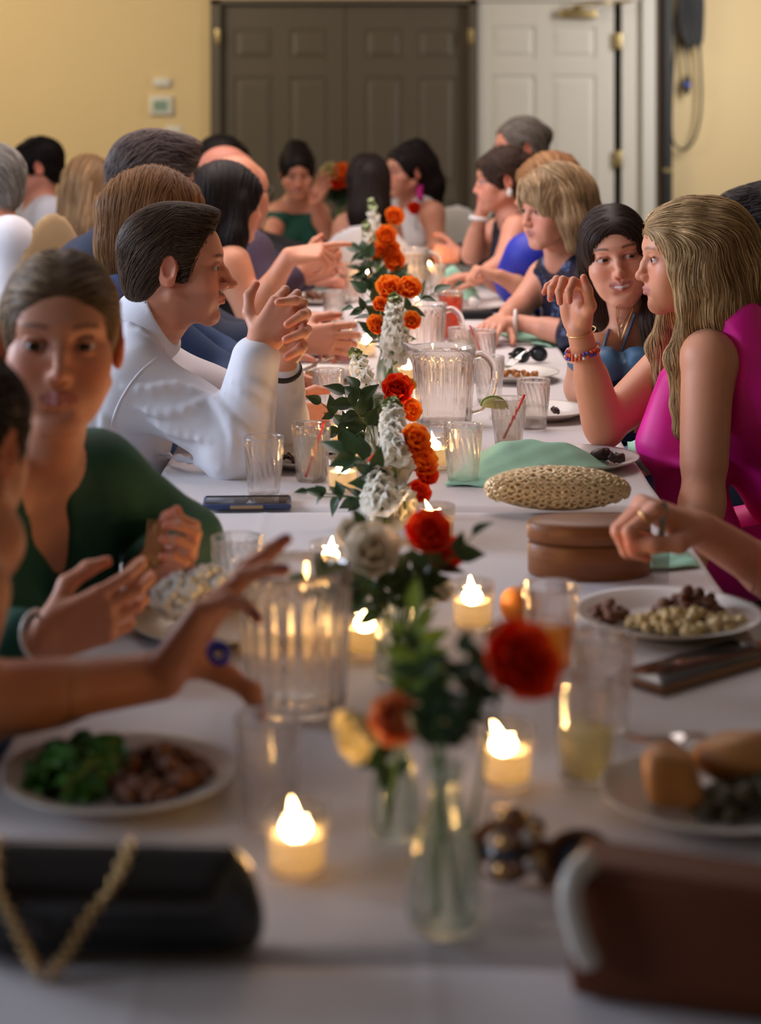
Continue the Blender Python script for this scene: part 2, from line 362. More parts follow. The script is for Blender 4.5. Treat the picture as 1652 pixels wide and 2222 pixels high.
class Person:
    def __init__(s, label, skin=(.58, .33, .24), qh=.0042, qb=.011, female=True, name='person', **st):
        s.label = label; s.S = SDF(); s.C = SDF(); s.st = dict(st); s.st['skin'] = skin; s.st['male'] = not female; s.fem = female
        s.qh, s.qb = qh, qb; s.fine = []; s.tips = []; s.clips = []; s.col = A(*skin); s.extra = []; s.nail = None
        s.root = None; s.name = name
    def head(s, c, f, up=(0, 0, 1), sc=1.0, gaze=None):
        s.hc = np.asarray(c, float); s.hR = frame(f, up); s.hs = sc; s.gaze = unit(gaze if gaze is not None else f)
        add_head(s.S, s.hc, s.hR, sc, s.st); m = .135 * sc
        s.fine.append((s.hc - m - A(0, 0, .01), s.hc + m, s.qh)); return s
    def L(s, x, y, z): return s.hc + s.hR @ (A(x, y, z) * s.hs)
    def torso(s, neck, shR, shL, hip, bulk=1.0, bust=0.0, fwd=None, cl=.010):
        neck, shR, shL, hip = [np.asarray(q, float) for q in (neck, shR, shL, hip)]
        r = unit(shR - shL); u = unit((shR + shL) / 2 - hip); fw = unit(np.cross(u, r)) if fwd is None else unit(fwd)
        s.fw, s.u, s.r = fw, u, r; s.neck, s.shR, s.shL, s.hip = neck, shR, shL, hip
        b = bulk * (.92 if s.fem else 1.04); ch = lerp((shR + shL) / 2, hip, .22); wa = lerp((shR + shL) / 2, hip, .62)
        nr = .047 if s.fem else .060; sw = np.linalg.norm(shR - shL) / 2
        s.S.cap(s.L(0, -.022, -.045), neck, nr * s.hs, nr * 1.08, k=.02)
        s.S.cap(s.L(0, .005, -.070), neck + fw * .02, nr * .8, nr * .85, k=.02)
        for B, o in ((s.S, 0), (s.C, cl)):
            kw = dict(n=fw, flat=.72)
            B.cap(ch - r * .075 * b, ch + r * .075 * b, .112 * b + o, k=.05, **kw)
            B.cap(ch - fw * .01, wa, .135 * b + o, .128 * b + o, k=.05, **kw)
            B.cap(wa - r * .04, wa + r * .04, .105 * b + o, k=.05, n=fw, flat=.8)
            B.cap(hip - r * .07 * b, hip + r * .07 * b, .125 * b + o, k=.06, n=fw, flat=.85)
            for sh in (shR, shL):
                B.cap(neck - fw * .012 - u * .015, sh, .045 + o, (.047 if s.fem else .055) + o, k=.035)
                B.cap(ch - fw * .005, sh - u * .02, .085 * b + o, .050 * b + o, k=.04)
            if bust:
                for x in (-1, 1): B.ell(ch + r * x * .075 + fw * .085 * b - u * .045, A(.062, .052, .060) * bust + o, np.stack([r, fw, u], 1), .03)
        return s
    def legs(s, knee_f=None, floor=0.05, span=.44):
        kf = unit(A(*(knee_f if knee_f is not None else s.fw)) * A(1, 1, 0)); r = unit(np.cross(kf, A(0, 0, 1)))
        for x in (-1, 1):
            h = s.hip + r * x * .085; k_ = A(*(h + kf * span + r * x * .02)[:2], .505); a_ = A(*(k_ - kf * .02)[:2], floor + .05)
            s.C.cap(h, k_, .090, .062, k=.04); s.C.cap(k_, a_, .064, .045, k=.02)
            s.feet = getattr(s, 'feet', []) + [(a_, kf)]
        return s
    def arm(s, side, el, wr, f=None, n=None, curl=(.5, .6, .7, .8), thumb=None, sleeve=None, up=1.0, hs=None, hand=True, qh=None, hk=None, spread=.10, sl_r=0.0):
        sh = s.shR if side == 'R' else s.shL; el, wr = np.array(el, float), np.array(wr, float)
        if TX0 - .02 < el[0] < TX1 + .02 and el[1] < 7.9: el[2] = max(el[2], TZ + .044 + (.018 + sl_r if sleeve else 0))     # arms rest on the cloth, not in it
        if TX0 - .02 < wr[0] < TX1 + .02 and wr[1] < 7.9: wr[2] = max(wr[2], TZ + .034 + (.010 if sleeve == 'long' else 0) + (.012 if n is not None and n[2] < -.7 else 0))
        a = (.92 if s.fem else 1.08) * up
        s.S.cap(sh, el, .047 * a, .039 * a, k=.03); s.S.cap(lerp(sh, el, .25), lerp(sh, el, .75), .046 * a, .043 * a, k=.02)
        s.S.cap(el, wr, .040 * a, .0265 * a, k=.02); s.S.cap(lerp(el, wr, .12), lerp(el, wr, .5), .042 * a, .036 * a, k=.02)
        if sleeve:
            o = .014 + sl_r; t = 1.0 if sleeve == 'long' else float(sleeve)
            s.C.cap(sh, el, .053 * a + o, .043 * a + o, k=.035)
            if t >= 1:
                e = lerp(el, wr, .86 if sleeve == 'long' else min(1, t - 1)); s.C.cap(el, e, .044 * a + o, .031 * a + o * .9, k=.02)
        if hand:
            f = unit(wr - el) if f is None else unit(f); hs = hs or (.93 if s.fem else 1.05)
            tp = add_hand(s.S, wr, f, n, side, curl, hs, thumb, spread); s.tips += tp
            c = wr + f * .07; s.fine.append((c - .135, c + .135, qh or max(.003, s.qh * 1.0)))
        return s
    def vcut(s, pix, rad, Y0=2.0, k=.006, C=None):
        C = C or s.C; pts = []
        for px, py in pix:
            d = unit(P(px, py, 1.0) - A(0, 0, HC)); p = A(0, 0, HC) + d * Y0
            for _ in range(80):
                q = float(C.at(p[None])[0]); p = p + d * max(q * .8, .0004)
                if q < .001 or p[1] > 9: break
            pts.append(p)
        C.chain(pts, rad, k=k, op=1); return s
    def fold(s, pix, r, Y0=2.0, C=None, k=.02, sink=.55):
        # a crease lying on the cloth where these pixels look
        C = C or s.C; pts = []
        for px, py in pix:
            d = unit(P(px, py, 1.0) - A(0, 0, HC)); p = A(0, 0, HC) + d * Y0
            for _ in range(60):
                q = float(C.at(p[None])[0]); p = p + d * max(q * .8, .0004)
                if q < .001 or p[1] > 9: break
            if p[1] < 9: pts.append(p + d * r * sink)
        if len(pts) > 1:
            pts = spline(pts, 7); C.chain(pts, [r * a for a in (.35, .8, 1, 1, .9, .7, .3)], k=k)
        return s
    def cloth(s, name, m, h=None, extra=None, lab=None, S=None):
        s.extra.append((name, m, h or s.qb, lab, S or s.C)); return s
    def build(s, base=None, cat='person', group=None):
        base = A(*(s.hip[:2] if base is None else base[:2]), 0.0)
        s.root = empty(s.name, tuple(base), s.label, cat, group)
        lo, hi = s.S.bounds(.01)
        parts = [s.S.net(lo, hi, s.qb, excl=[(l + s.qb * .9, u - s.qb * .9) for l, u, h in s.fine])]
        for i, (l, u, h) in enumerate(s.fine):
            ex = [(l2 + h, u2 - h) for j, (l2, u2, h2) in enumerate(s.fine) if j < i]
            parts.append(s.S.net(np.maximum(l, lo), np.minimum(u, hi), h, excl=ex))
        V, Q = merge([p for p in parts if len(p[0])])
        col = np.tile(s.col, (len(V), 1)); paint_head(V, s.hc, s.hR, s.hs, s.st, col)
        for p, d, r in s.tips:
            dd = V - p; m = (np.linalg.norm(dd, axis=1) < r * 2.0); q = m & ((dd @ unit(d)) > r * .25)
            col[m] = col[m] * A(1.03, .80, .76)
            if s.nail is not None: col[q] = s.nail
        o = link('body', np_mesh('body', V - base, Q, True, col), s.root, M_SKIN)
        if not s.st.get('noeyes'):
            iris = IRIS[s.st.get('iris', 'brown')]
            for x in (-1, 1): s.eye(s.L(x * .031, .0718, 0) - base, .0138 * s.hs, iris)
        for name, m, h, lab, S in s.extra:
            l2, u2 = S.bounds(.012); V, Q = S.net(l2, u2, h)
            oo = link(name, np_mesh(name, V - base, Q, True), s.root, m)
            if lab: oo['label'] = lab
        s.base = base
        return s
    def eye(s, c, r, iris):
        U, Wn = 16, 12; g = s.gaze; Rg = frame(g) ; V = []; Q = []; mi = []
        for i in range(Wn + 1):
            th = math.pi * i / Wn
            th = [0, .22, .40, .56, .68, .8, 1.1, 1.4, 1.7, 2.1, 2.5, 2.85, math.pi][i]
            for j in range(U):
                ph = 2 * math.pi * j / U; V.append(c + r * (Rg @ A(math.sin(th) * math.cos(ph), math.cos(th), math.sin(th) * math.sin(ph))))
        for i in range(Wn):
            for j in range(U):
                Q.append((i * U + j, i * U + (j + 1) % U, (i + 1) * U + (j + 1) % U, (i + 1) * U + j)); mi.append(2 if i < 1 else (1 if i < 3 else 0))
        link('eye', np_mesh('eye', V, Q, True, midx=mi), s.root, [M_EYEW, iris, M_PUPIL])
    def hair(s, H, flow, col, col2=None, n=900, length=.12, steps=12, w=.0016, h=.005, lift=.0015, jit=.25, seed=1, name='hair', vol=True, keep=None, mixp=.5, gravity=0.0):
        g = np.random.default_rng(seed); lo, hi = H.bounds(.01); V, Q = H.net(lo, hi, h)
        col = A(*col); col2 = col if col2 is None else A(*col2)
        loc = lambda p: (p - s.hc) @ s.hR / s.hs
        parts = []; cols = []
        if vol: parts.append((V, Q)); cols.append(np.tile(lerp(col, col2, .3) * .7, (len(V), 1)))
        if n:
            w *= s.hs; tri = V[Q]; ar = np.linalg.norm(np.cross(tri[:, 2] - tri[:, 0], tri[:, 3] - tri[:, 1]), axis=1); pick = g.choice(len(Q), n, p=ar / ar.sum())
            p = V[Q[pick]].mean(1) + g.normal(size=(n, 3)) * h * .4
            ln = length * s.hs * g.uniform(.55, 1.15, n) / steps; jd = g.normal(size=(n, 3)) * jit; off = g.uniform(.3, 1.6, n) * lift
            path = [p]; 
            for k in range(steps):
                d0, N = H.grad(p); fl = (flow(loc(p)) @ s.hR.T) + jd * .5 + A(0, 0, -gravity)
                fl = fl - N * (fl * N).sum(1, keepdims=True); fl /= np.linalg.norm(fl, axis=1, keepdims=True) + 1e-6
                p = p + fl * ln[:, None]
                d0, N = H.grad(p); p = p - N * np.clip(d0 - off, -.012, .012)[:, None]; path.append(p)
            path = np.stack(path, 1)                                   # n, steps+1, 3
            _, N = H.grad(path.reshape(-1, 3)); N = N.reshape(path.shape)
            tg = np.gradient(path, axis=1); tg /= np.linalg.norm(tg, axis=2, keepdims=True) + 1e-9; B = np.cross(tg, N)
            tt = np.linspace(0, 1, steps + 1); ww = (w * np.minimum(1, np.minimum(tt * 6 + .25, (1 - tt) * 3 + .1)))[None, :, None] * g.uniform(.6, 1.3, (n, 1, 1))
            ring = np.stack([path + B * ww, path + N * ww * .9, path - B * ww], 2)   # n, st+1, 3, 3
            Vs = ring.reshape(-1, 3); st = steps + 1
            i0 = (np.arange(n)[:, None] * st + np.arange(steps)[None]).ravel() * 3
            Qs = np.concatenate([np.stack([i0 + a, i0 + b, i0 + b + 3, i0 + a + 3], 1) for a, b in ((0, 1), (1, 2))])
            parts.append((Vs, Qs)); mixv = np.clip(g.normal(mixp, .3, n), 0, 1)[:, None]
            cs = (col * (1 - mixv) + col2 * mixv) * g.uniform(.65, 1.25, (n, 1)); cols.append(np.repeat(cs, st * 3, 0))
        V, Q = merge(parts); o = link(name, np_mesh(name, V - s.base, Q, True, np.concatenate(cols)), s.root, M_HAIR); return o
    def band(s, p, axis, r, tube, m, name, flat=.8, lab=None, up=None):
        V, Q = torus_np(r, tube, 28, 8); Rz = frame(np.cross(axis, (0.31, .2, .9)), axis)
        o = link(name, np_mesh(name, (V @ Rz.T) + np.asarray(p) - s.base, Q), s.root, m)
        if lab: o['label'] = lab
        return o
    def mesh(s, name, V, Q, m, lab=None, smooth=True):
        o = link(name, np_mesh(name, np.asarray(V) - s.base, Q, smooth), s.root, m)
        if lab: o['label'] = lab
        return o
    def scalp(s, grow=.008, face=(0, .098, -.045, .070, .072, .095), nape=-.055, front=.0, ear=True, top=0.0, k=.012):
        """hair volume hugging the skull with the face, ears and nape cut free"""
        H = SDF(); c, R, sc = s.hc, s.hR, s.hs
        H.ell(s.L(0, -.018, .034 + top / 2), A(.073 + grow, .094 + grow, .082 + grow + top / 2) * sc, R, .01)
        H.ell(s.L(0, .030, .014), A(.064 + grow * .8, .058 + grow * .6, .066 + grow) * sc, R, .02)
        H.ell(s.L(0, .050, .044), A(.052 + grow, .030 + grow * .8, .034 + grow) * sc, R, .02)
        H.ell(s.L(0, -.055, -.028), A(.054 + grow, .045 + grow, .050 + grow) * sc, R, .03)
        H.ell(s.L(*face[:3]), A(*face[3:]) * sc, R, k * sc, 1)
        if ear:
            for x in (-1, 1): H.ell(s.L(x * .080, -.004, -.012), A(.022, .021, .040) * sc, R, .006, 1)
        if nape is not None: H.plane(s.L(0, 0, nape), R @ A(0, .35, -1), .008)
        return H
def uv_np(r, n=12, m=8):
    V = [(r * math.sin(math.pi * i / m) * math.cos(2 * math.pi * j / n), r * math.sin(math.pi * i / m) * math.sin(2 * math.pi * j / n), r * math.cos(math.pi * i / m)) for i in [.02] + list(range(1, m)) + [m - .02] for j in range(n)]
    return np.array(V), np.array([(i * n + j, i * n + (j + 1) % n, (i + 1) * n + (j + 1) % n, (i + 1) * n + j)[::-1] for i in range(m) for j in range(n)])
def torus_np(r, t, n=28, m=8):
    a = np.arange(n) * 2 * math.pi / n; b = np.arange(m) * 2 * math.pi / m
    V = np.stack([np.outer(np.cos(a), r + t * np.cos(b)), np.outer(np.sin(a), r + t * np.cos(b)), np.tile(t * np.sin(b), (n, 1))], -1).reshape(-1, 3)
    Q = [(i * m + j, ((i + 1) % n) * m + j, ((i + 1) % n) * m + (j + 1) % m, i * m + (j + 1) % m) for i in range(n) for j in range(m)]
    return V, np.array(Q)
def tube_np(pts, rad, m=8, closed=False):
    pts = np.asarray(pts, float); rad = np.ones(len(pts)) * rad; tg = np.gradient(pts, axis=0)
    if closed: tg = np.roll(pts, -1, 0) - np.roll(pts, 1, 0)
    else:
        pts = np.concatenate([pts[:1], pts, pts[-1:]]); tg = np.concatenate([tg[:1], tg, tg[-1:]]); rad = np.concatenate([[1e-5], rad, [1e-5]])
    n = len(pts); tg /= np.linalg.norm(tg, axis=1, keepdims=True) + 1e-9; V = []; nrm = unit(np.cross(tg[0], A(.13, .31, .94)))
    for i in range(n):
        nrm = unit(nrm - tg[i] * (nrm @ tg[i])); b = np.cross(tg[i], nrm)
        for j in range(m): V.append(pts[i] + rad[i] * (math.cos(2 * math.pi * j / m) * nrm + math.sin(2 * math.pi * j / m) * b))
    Q = [(i * m + j, i * m + (j + 1) % m, ((i + 1) % n) * m + (j + 1) % m, ((i + 1) % n) * m + j) for i in range(n if closed else n - 1) for j in range(m)]
    return np.array(V), np.array(Q)
def spline(pts, n=24):
    pts = np.asarray(pts, float); k = len(pts)
    if k < 3: return np.linspace(0, 1, n)[:, None] * (pts[-1] - pts[0]) + pts[0]
    pp = np.concatenate([[2 * pts[0] - pts[1]], pts, [2 * pts[-1] - pts[-2]]]); out = []
    for u in np.linspace(0, k - 1 - 1e-6, n):
        i = int(u); t = u - i; a, b, c, d = pp[i:i + 4]
        out.append(.5 * (2 * b + (c - a) * t + (2 * a - 5 * b + 4 * c - d) * t * t + (3 * b - a - 3 * c + d) * t ** 3))
    return np.array(out)
def tilt_up(f, a): return unit(A(*f) + A(0, 0, a))
# ------------------------------------------------------------------ the room
def box_np(lo, hi, bev=0.0):
    lo, hi = np.asarray(lo, float), np.asarray(hi, float)
    if bev <= 0:
        V = np.array([[lo[0] if not i & 1 else hi[0], lo[1] if not i & 2 else hi[1], lo[2] if not i & 4 else hi[2]] for i in range(8)])
        return V, np.array([(0, 2, 3, 1), (4, 5, 7, 6), (0, 1, 5, 4), (2, 6, 7, 3), (0, 4, 6, 2), (1, 3, 7, 5)])
    bm = bmesh.new(); bmesh.ops.create_cube(bm, size=1); c = (lo + hi) / 2; d = hi - lo
    for v in bm.verts: v.co = Vector(c + A(*v.co) * d)
    bmesh.ops.bevel(bm, geom=bm.edges[:], offset=bev, segments=2, affect='EDGES', profile=.6)
    bmesh.ops.triangulate(bm, faces=bm.faces[:]); bm.verts.index_update()
    V = np.array([v.co[:] for v in bm.verts]); Q = np.array([[v.index for v in f.verts] for f in bm.faces]); bm.free(); return V, Q
def obj(name, VQ, m, parent=None, smooth=False, loc=None):
    o = link(name, np_mesh(name, VQ[0], VQ[1], smooth), parent, m)
    if loc is not None: o.location = loc
    return o
def joined(*vq): return merge(list(vq))
M_WALL = mat('cream_paint', (.68, .52, .29), rough=.8, var=.03, vscale=1.5, bump=.05, bscale=60)
M_FLOOR = mat('floor_tile', (.12, .10, .085), rough=.5, var=.1, vscale=3); M_CEIL = mat('ceiling_white', (.6, .58, .54), rough=.9)
M_DDOOR = mat('dark_taupe_paint', (.105, .082, .060), rough=.5, var=.03, vscale=8); M_WDOOR = mat('white_paint', (.62, .58, .53), rough=.5, var=.02)
M_BRASS = mat('worn_brass', (.55, .42, .2), rough=.35, metal=.9); M_BLACKP = mat('black_plastic', (.012, .012, .013), rough=.5); M_TRIM = mat('off_white_trim', (.62, .60, .56), rough=.5); M_BROWN = mat('brown_wood', (.10, .06, .035), rough=.5)
WX = lambda px, Y=13.0: (px - CX) * Y / F
WZ = lambda py, Y=13.0: HC - (py - HY) * Y / F
def struct(name, VQ, m, parent=None): return tag(obj(name, VQ, m, parent), kind='structure')
XL, XR, YR, ZC = -4.8, 4.6, -2.6, 3.2
struct('floor', box_np((XL, YR, -.1), (XR, 13.4, 0)), M_FLOOR); struct('ceiling', box_np((XL, YR, ZC), (XR, 13.4, ZC + .1)), M_CEIL)
struct('wall_left', box_np((XL - .1, YR, 0), (XL, 13.4, ZC)), M_WALL); struct('wall_right', box_np((XR, YR, 0), (XR + .1, 13.4, ZC)), M_WALL)
struct('wall_rear', box_np((XL, YR - .1, 0), (XR, YR, ZC)), M_WALL)
d0, d1, dtop = WX(457), WX(1036), WZ(-2)
struct('wall_back', joined(box_np((XL, 13, 0), (d0, 13.15, ZC)), box_np((d0, 13, dtop), (WX(1420), 13.15, ZC)), box_np((WX(1437), 13, 0), (XR, 13.15, ZC)), box_np((d0 - .2, 13.35, 0), (WX(1450), 13.4, ZC))), M_WALL)
def panel_leaf(root, x0, x1, z0, z1, y, m, cols, rows, th=.04):
    # slab, rails and stiles proud of it, and a fielded panel in each opening
    obj('slab', box_np((x0, y + .012, z0), (x1, y + th, z1)), m, root)
    xs = [x0] + [v for c in cols for v in c] + [x1]; zs = [z1] + [v for r in rows for v in r] + [z0]
    for i in range(0, len(xs), 2): obj('stile', box_np((xs[i], y, z0), (xs[i + 1], y + .0125, z1), .003), m, root)
    for i in range(0, len(zs), 2):
        for c in cols: obj('rail', box_np((c[0], y, zs[i + 1]), (c[1], y + .0125, zs[i]), .003), m, root)
    for c in cols:
        for r in rows:
            a, b, w = A(c[0] + .012, c[1] - .012), A(r[1] + .012, r[0] - .012), .032
            V = [(a[0], y + .0122, b[0]), (a[1], y + .0122, b[0]), (a[1], y + .0122, b[1]), (a[0], y + .0122, b[1]), (a[0] + w, y + .002, b[0] + w), (a[1] - w, y + .002, b[0] + w), (a[1] - w, y + .002, b[1] - w), (a[0] + w, y + .002, b[1] - w)]
            obj('panel', (np.array(V), np.array([(4, 5, 6, 7), (0, 1, 5, 4), (1, 2, 6, 5), (2, 3, 7, 6), (3, 0, 4, 7)])), m, root)
dd = tag(empty('door_1', (0, 0, 0)), 'dark taupe double door with moulded panels', kind='structure')
Yd = 13.03
obj('door_frame', joined(box_np((d0, 12.97, 0), (WX(479), 13.12, dtop)), box_np((WX(1018), 12.97, 0), (d1, 13.12, dtop)), box_np((d0, 12.97, WZ(9)), (d1, 13.12, dtop))), M_DDOOR, dd)
rows = lambda: [(WZ(64), WZ(128)), (WZ(168), WZ(398)), (WZ(440), .25)]
panel_leaf(dd, WX(480), WX(748), .01, WZ(10), Yd, M_DDOOR, [(WX(509), WX(592)), (WX(630), WX(710))], rows())
panel_leaf(dd, WX(750), WX(1017), .01, WZ(10), Yd, M_DDOOR, [(WX(793), WX(872)), (WX(908), WX(988))], rows())
for px in (474, 1022): obj('hinge', box_np((WX(px - 5), 12.955, WZ(97)), (WX(px + 5), 13.03, WZ(63)), .004), M_BRASS, dd, True)
wd = tag(empty('door_2', (0, 0, 0)), 'white panelled door standing beside a bright jamb', kind='structure')
panel_leaf(wd, WX(1037), WX(1333), .01, WZ(4), 13.0, M_WDOOR, [(WX(1068), WX(1162)), (WX(1198), WX(1293))], [(WZ(58), WZ(127)), (WZ(164), WZ(398)), (WZ(440), .25)])
for py in (90, 345): obj('hinge', box_np((WX(1331), 12.965, WZ(py + 17)), (WX(1350), 13.02, WZ(py - 18)), .004), M_BRASS, wd, True)
cl = obj('door_closer', joined(box_np((WX(1215), 12.93, WZ(40)), (WX(1294), 12.998, WZ(22)), .008), box_np((WX(1240), 12.90, WZ(22)), (WX(1262), 12.95, WZ(12)), .004)), M_BRASS, wd, True)
obj('closer_arm', tube_np([(WX(1250), 12.90, WZ(14)), (WX(1300), 12.80, WZ(9)), (WX(1370), 12.96, WZ(2))], .010, 6), M_BRASS, wd, True)
struct('dark_gap_strip', box_np((WX(1335), 13.06, 0), (WX(1349), 13.3, dtop)), M_BLACKP)  # black strip stands in for the shade in the gap between door and jamb
struct('trim_2', joined(box_np((WX(1350), 12.99, 0), (WX(1393), 13.3, dtop)), box_np((WX(1036), 12.97, WZ(2)), (WX(1420), 13.1, dtop + .12))), M_WDOOR)
struct('trim_3', box_np((WX(1393), 12.94, 0), (WX(1420), 13.2, dtop + .12)), M_TRIM)
struct('trim_4', box_np((WX(1420), 12.95, 0), (WX(1437), 13.1, ZC)), M_BROWN)
post = tag(obj('post', box_np((WX(1437), 12.90, 0), (WX(1455), 12.998, ZC - .02), .004), M_BLACKP), 'tall black metal post against the wall beside the white door', 'post')
obj('post_band', box_np((WX(1436), 12.893, WZ(372)), (WX(1456), 12.90, WZ(364))), M_BRASS, post)
# wall fittings left of the double door
M_PLAST = mat('white_plastic', (.66, .64, .60), rough=.4); M_SCREEN = mat('green_display', (.22, .33, .27), rough=.3)
t = empty('thermostat', (WX(350), 13, WZ(229)), 'white wall thermostat with a green display left of the double door', 'thermostat')
obj('case', box_np((-.078, -.03, -.064), (.078, 0, .064), .008), M_PLAST, t, True); obj('screen', box_np((-.050, -.0315, -.036), (.046, -.029, .036), .001), M_SCREEN, t)
tag(obj('wall_sensor', box_np((-.058, -.03, -.030), (.058, 0, .030), .010), M_PLAST, None, True, (WX(352), 13, WZ(179))), 'small blank white sensor box above the thermostat', 'sensor')
t = empty('light_switch', (WX(376), 13, WZ(292)), 'pale wall switch plate low beside the grey-brown haired man', 'light switch')
obj('plate', box_np((-.055, -.008, -.06), (.055, 0, .06), .004), M_PLAST, t, True); obj('toggle', box_np((-.008, -.02, -.015), (.008, -.007, .015), .002), M_PLAST, t)
# the hanging cable
cb = empty('cable', (WX(1506, 12.95), 12.95, WZ(-60, 12.95)), 'black cable coiled on a hook, one loop hanging down the wall', 'cable'); CB = A(*cb.location)
q = lambda px, py, dy=0: P(px, py, 12.93 - dy) - CB
obj('hook', tube_np([CB * 0 + A(0, .05, .02), A(0, -.04, .02), A(0, -.07, .06)], .012, 6), M_BRASS, cb, True)
for i in range(9):
    a = (i - 4) * 4.2; lo = 84 + (i * 37) % 26
    obj('coil', tube_np(spline([q(1506 + a * .2, -58, .02), q(1499 + a - 7, 0, .03 + .008 * (i % 3)), q(1500 + a - 4, 60, .03), q(1505 + a, lo, .03), q(1511 + a * .9, 50, .02), q(1512 + a * .8, -10, .02), q(1506 + a * .2, -58, .02)], 36), .0085, 6), M_BLACKP, cb, True)
obj('tail', tube_np(spline([q(1488, 60), q(1484, 82), q(1490, 130), q(1493, 165)], 20), .009, 6), M_BLACKP, cb, True)
obj('connector', tube_np([q(1493, 163), q(1492, 175), q(1491, 195), q(1491, 207)], [.012, .024, .020, .008], 8), M_BLACKP, cb, True); obj('connector_ring', tube_np([q(1492, 180), q(1491.5, 188)], .0255, 10), mat('blue_plastic', (.05, .1, .5), rough=.3), cb, True)
obj('hanging_loop', tube_np(spline([q(1518, 40), q(1518, 90), q(1522, 190), q(1520, 250), q(1508, 300), q(1488, 324), q(1468, 318), q(1458, 290), q(1459, 200), q(1466, 80), q(1475, -10), q(1500, -58)], 60), .009, 6), M_BLACKP, cb, True)

# ------------------------------------------------------------------ tables and cloths
M_CLOTH = mat('white_table_linen', (.66, .62, .62), rough=.85, bump=.12, bscale=500, var=.03, vscale=5, crease=.12)
M_STEEL = mat('grey_steel', (.25, .25, .26), rough=.4, metal=.8); M_LAM = mat('grey_laminate', (.4, .39, .37), rough=.6)
def long_table(y0, y1, lab, clab, seed):
    t = empty('folding_table', ((TX0 + TX1) / 2, (y0 + y1) / 2, 0), lab, 'table', 'folding tables set end to end'); c = A(*t.location)
    w, d = (TX1 - TX0) / 2 - .006, (y1 - y0) / 2 - .008
    obj('table_top', box_np((-w, -d, TZ - .05), (w, d, TZ - .010), .008), M_LAM, t, True)
    for sx in (-1, 1):
        for sy in (-1, 1): obj('leg', tube_np([(sx * (w - .30), sy * (d - .14), 0.0), (sx * (w - .30), sy * (d - .12), TZ - .051)], .014, 8), M_STEEL, t, True)
    # the cloth: flat on top, rolling over the long edges and hanging in soft folds
    g = np.random.default_rng(seed); drop = .125; nx, ny = 150, max(20, int((y1 - y0) / .018)); L = TX1 - TX0 + 2 * drop
    u = np.linspace(-drop, TX1 - TX0 + drop, nx); v = np.linspace(y0, y1, ny); U, Vv = np.meshgrid(u, v, indexing='ij'); r = .012
    over = np.where(U < 0, -U, np.where(U > TX1 - TX0, U - (TX1 - TX0), 0)); sg = np.where(U < 0, -1, 1)
    fold = np.sin(Vv * 17 + seed) * .6 + np.sin(Vv * 31 + seed * 2) * .4
    X = np.clip(U, 0, TX1 - TX0) + TX0 + sg * np.where(over > 0, np.minimum(over, r) * .8 + over * .10 + fold * over * .09, 0); Z = TZ - np.maximum(0, over - r * .35)
    e = np.minimum(Vv - y0, y1 - Vv); Z = Z - np.clip(.020 - e, 0, .02) ** 2 * 28
    wr = 0
    for i in range(9):
        k = g.normal(size=2) * (9, 6); wr = wr + np.sin(k[0] * X + k[1] * Vv + g.uniform(0, 6)) * .00045
    wr = wr + .0016 * np.exp(-((X - TX0 - (TX1 - TX0) * .5) / .005) ** 2) + .0014 * np.exp(-((Vv - (y0 + y1) / 2 - .1) / .005) ** 2) + .0012 * np.exp(-((X - TX0 - .22) / .004) ** 2)
    Z = Z + np.where(over <= 0, wr - .001, 0)
    Vt = np.stack([X, Vv, Z], -1).reshape(-1, 3) - A((TX0 + TX1) / 2, (y0 + y1) / 2, 0)
    Q = np.array([(i * ny + j, (i + 1) * ny + j, (i + 1) * ny + j + 1, i * ny + j + 1) for i in range(nx - 1) for j in range(ny - 1)])
    o = tag(link('tablecloth', np_mesh('tablecloth', Vt, Q), None, M_CLOTH), clab, 'tablecloth', 'white tablecloths'); o.location = (c[0], c[1], 0)
long_table(.35, 1.728, 'folding table nearest the camera under a white cloth', 'white tablecloth nearest the camera, ending at the lowest seam', 1)
long_table(1.732, 3.548, 'folding table bearing the near pitcher and salad plate', 'white tablecloth under the near pitcher and the salad plate', 2)
long_table(3.552, 5.368, 'folding table where the man in white leans his elbows', 'white tablecloth where the man in white leans his elbows', 3)
long_table(5.372, 7.86, 'farthest folding table of the long row', 'white tablecloth under the far orange flowers', 4)
t = empty('round_table', (-.32, 8.72, 0), 'small round table before the bridesmaids at the far end', 'table')
def lathe_np(prof, n=48, rib=None):
    V = []; 
    for r, z in prof:
        for j in range(n):
            a = 2 * math.pi * j / n; k = rib(a, z, r) if rib else 1.0; V.append((r * k * math.cos(a), r * k * math.sin(a), z))
    m = len(prof); return np.array(V), np.array([(i * n + j, i * n + (j + 1) % n, (i + 1) * n + (j + 1) % n, (i + 1) * n + j) for i in range(m - 1) for j in range(n)])
obj('table_top', lathe_np([(1e-4, .748), (.29, .748), (.295, .735), (.29, .715), (1e-4, .715)]), M_LAM, t, True); obj('pedestal', lathe_np([(.15, 0), (.15, .02), (.05, .05), (.04, .70), (.12, .715)]), M_STEEL, t, True)
o = tag(obj('tablecloth', lathe_np([(1e-4, .753), (.295, .752), (.305, .742), (.315, .60), (.325, .42)], 120, lambda a, z, r: 1 + (.03 * math.sin(a * 13) * (.75 - z) / .3 if z < .74 else 0)), M_CLOTH, None, True), 'white cloth on the small round far table', 'tablecloth', 'white tablecloths'); o.location = (-.32, 8.72, 0)
long_left = empty('dining_table', (-2.05, 7.6, 0), 'table between the white-shirted guests at the back left', 'table')
obj('table_top', box_np((-.36, -1.6, .71), (.36, 1.6, .75), .008), M_LAM, long_left, True)
for sx in (-.3, .3):
    for sy in (-1.5, 1.5): obj('leg', tube_np([(sx, sy, 0), (sx, sy, .712)], .015, 8), M_STEEL, long_left, True)

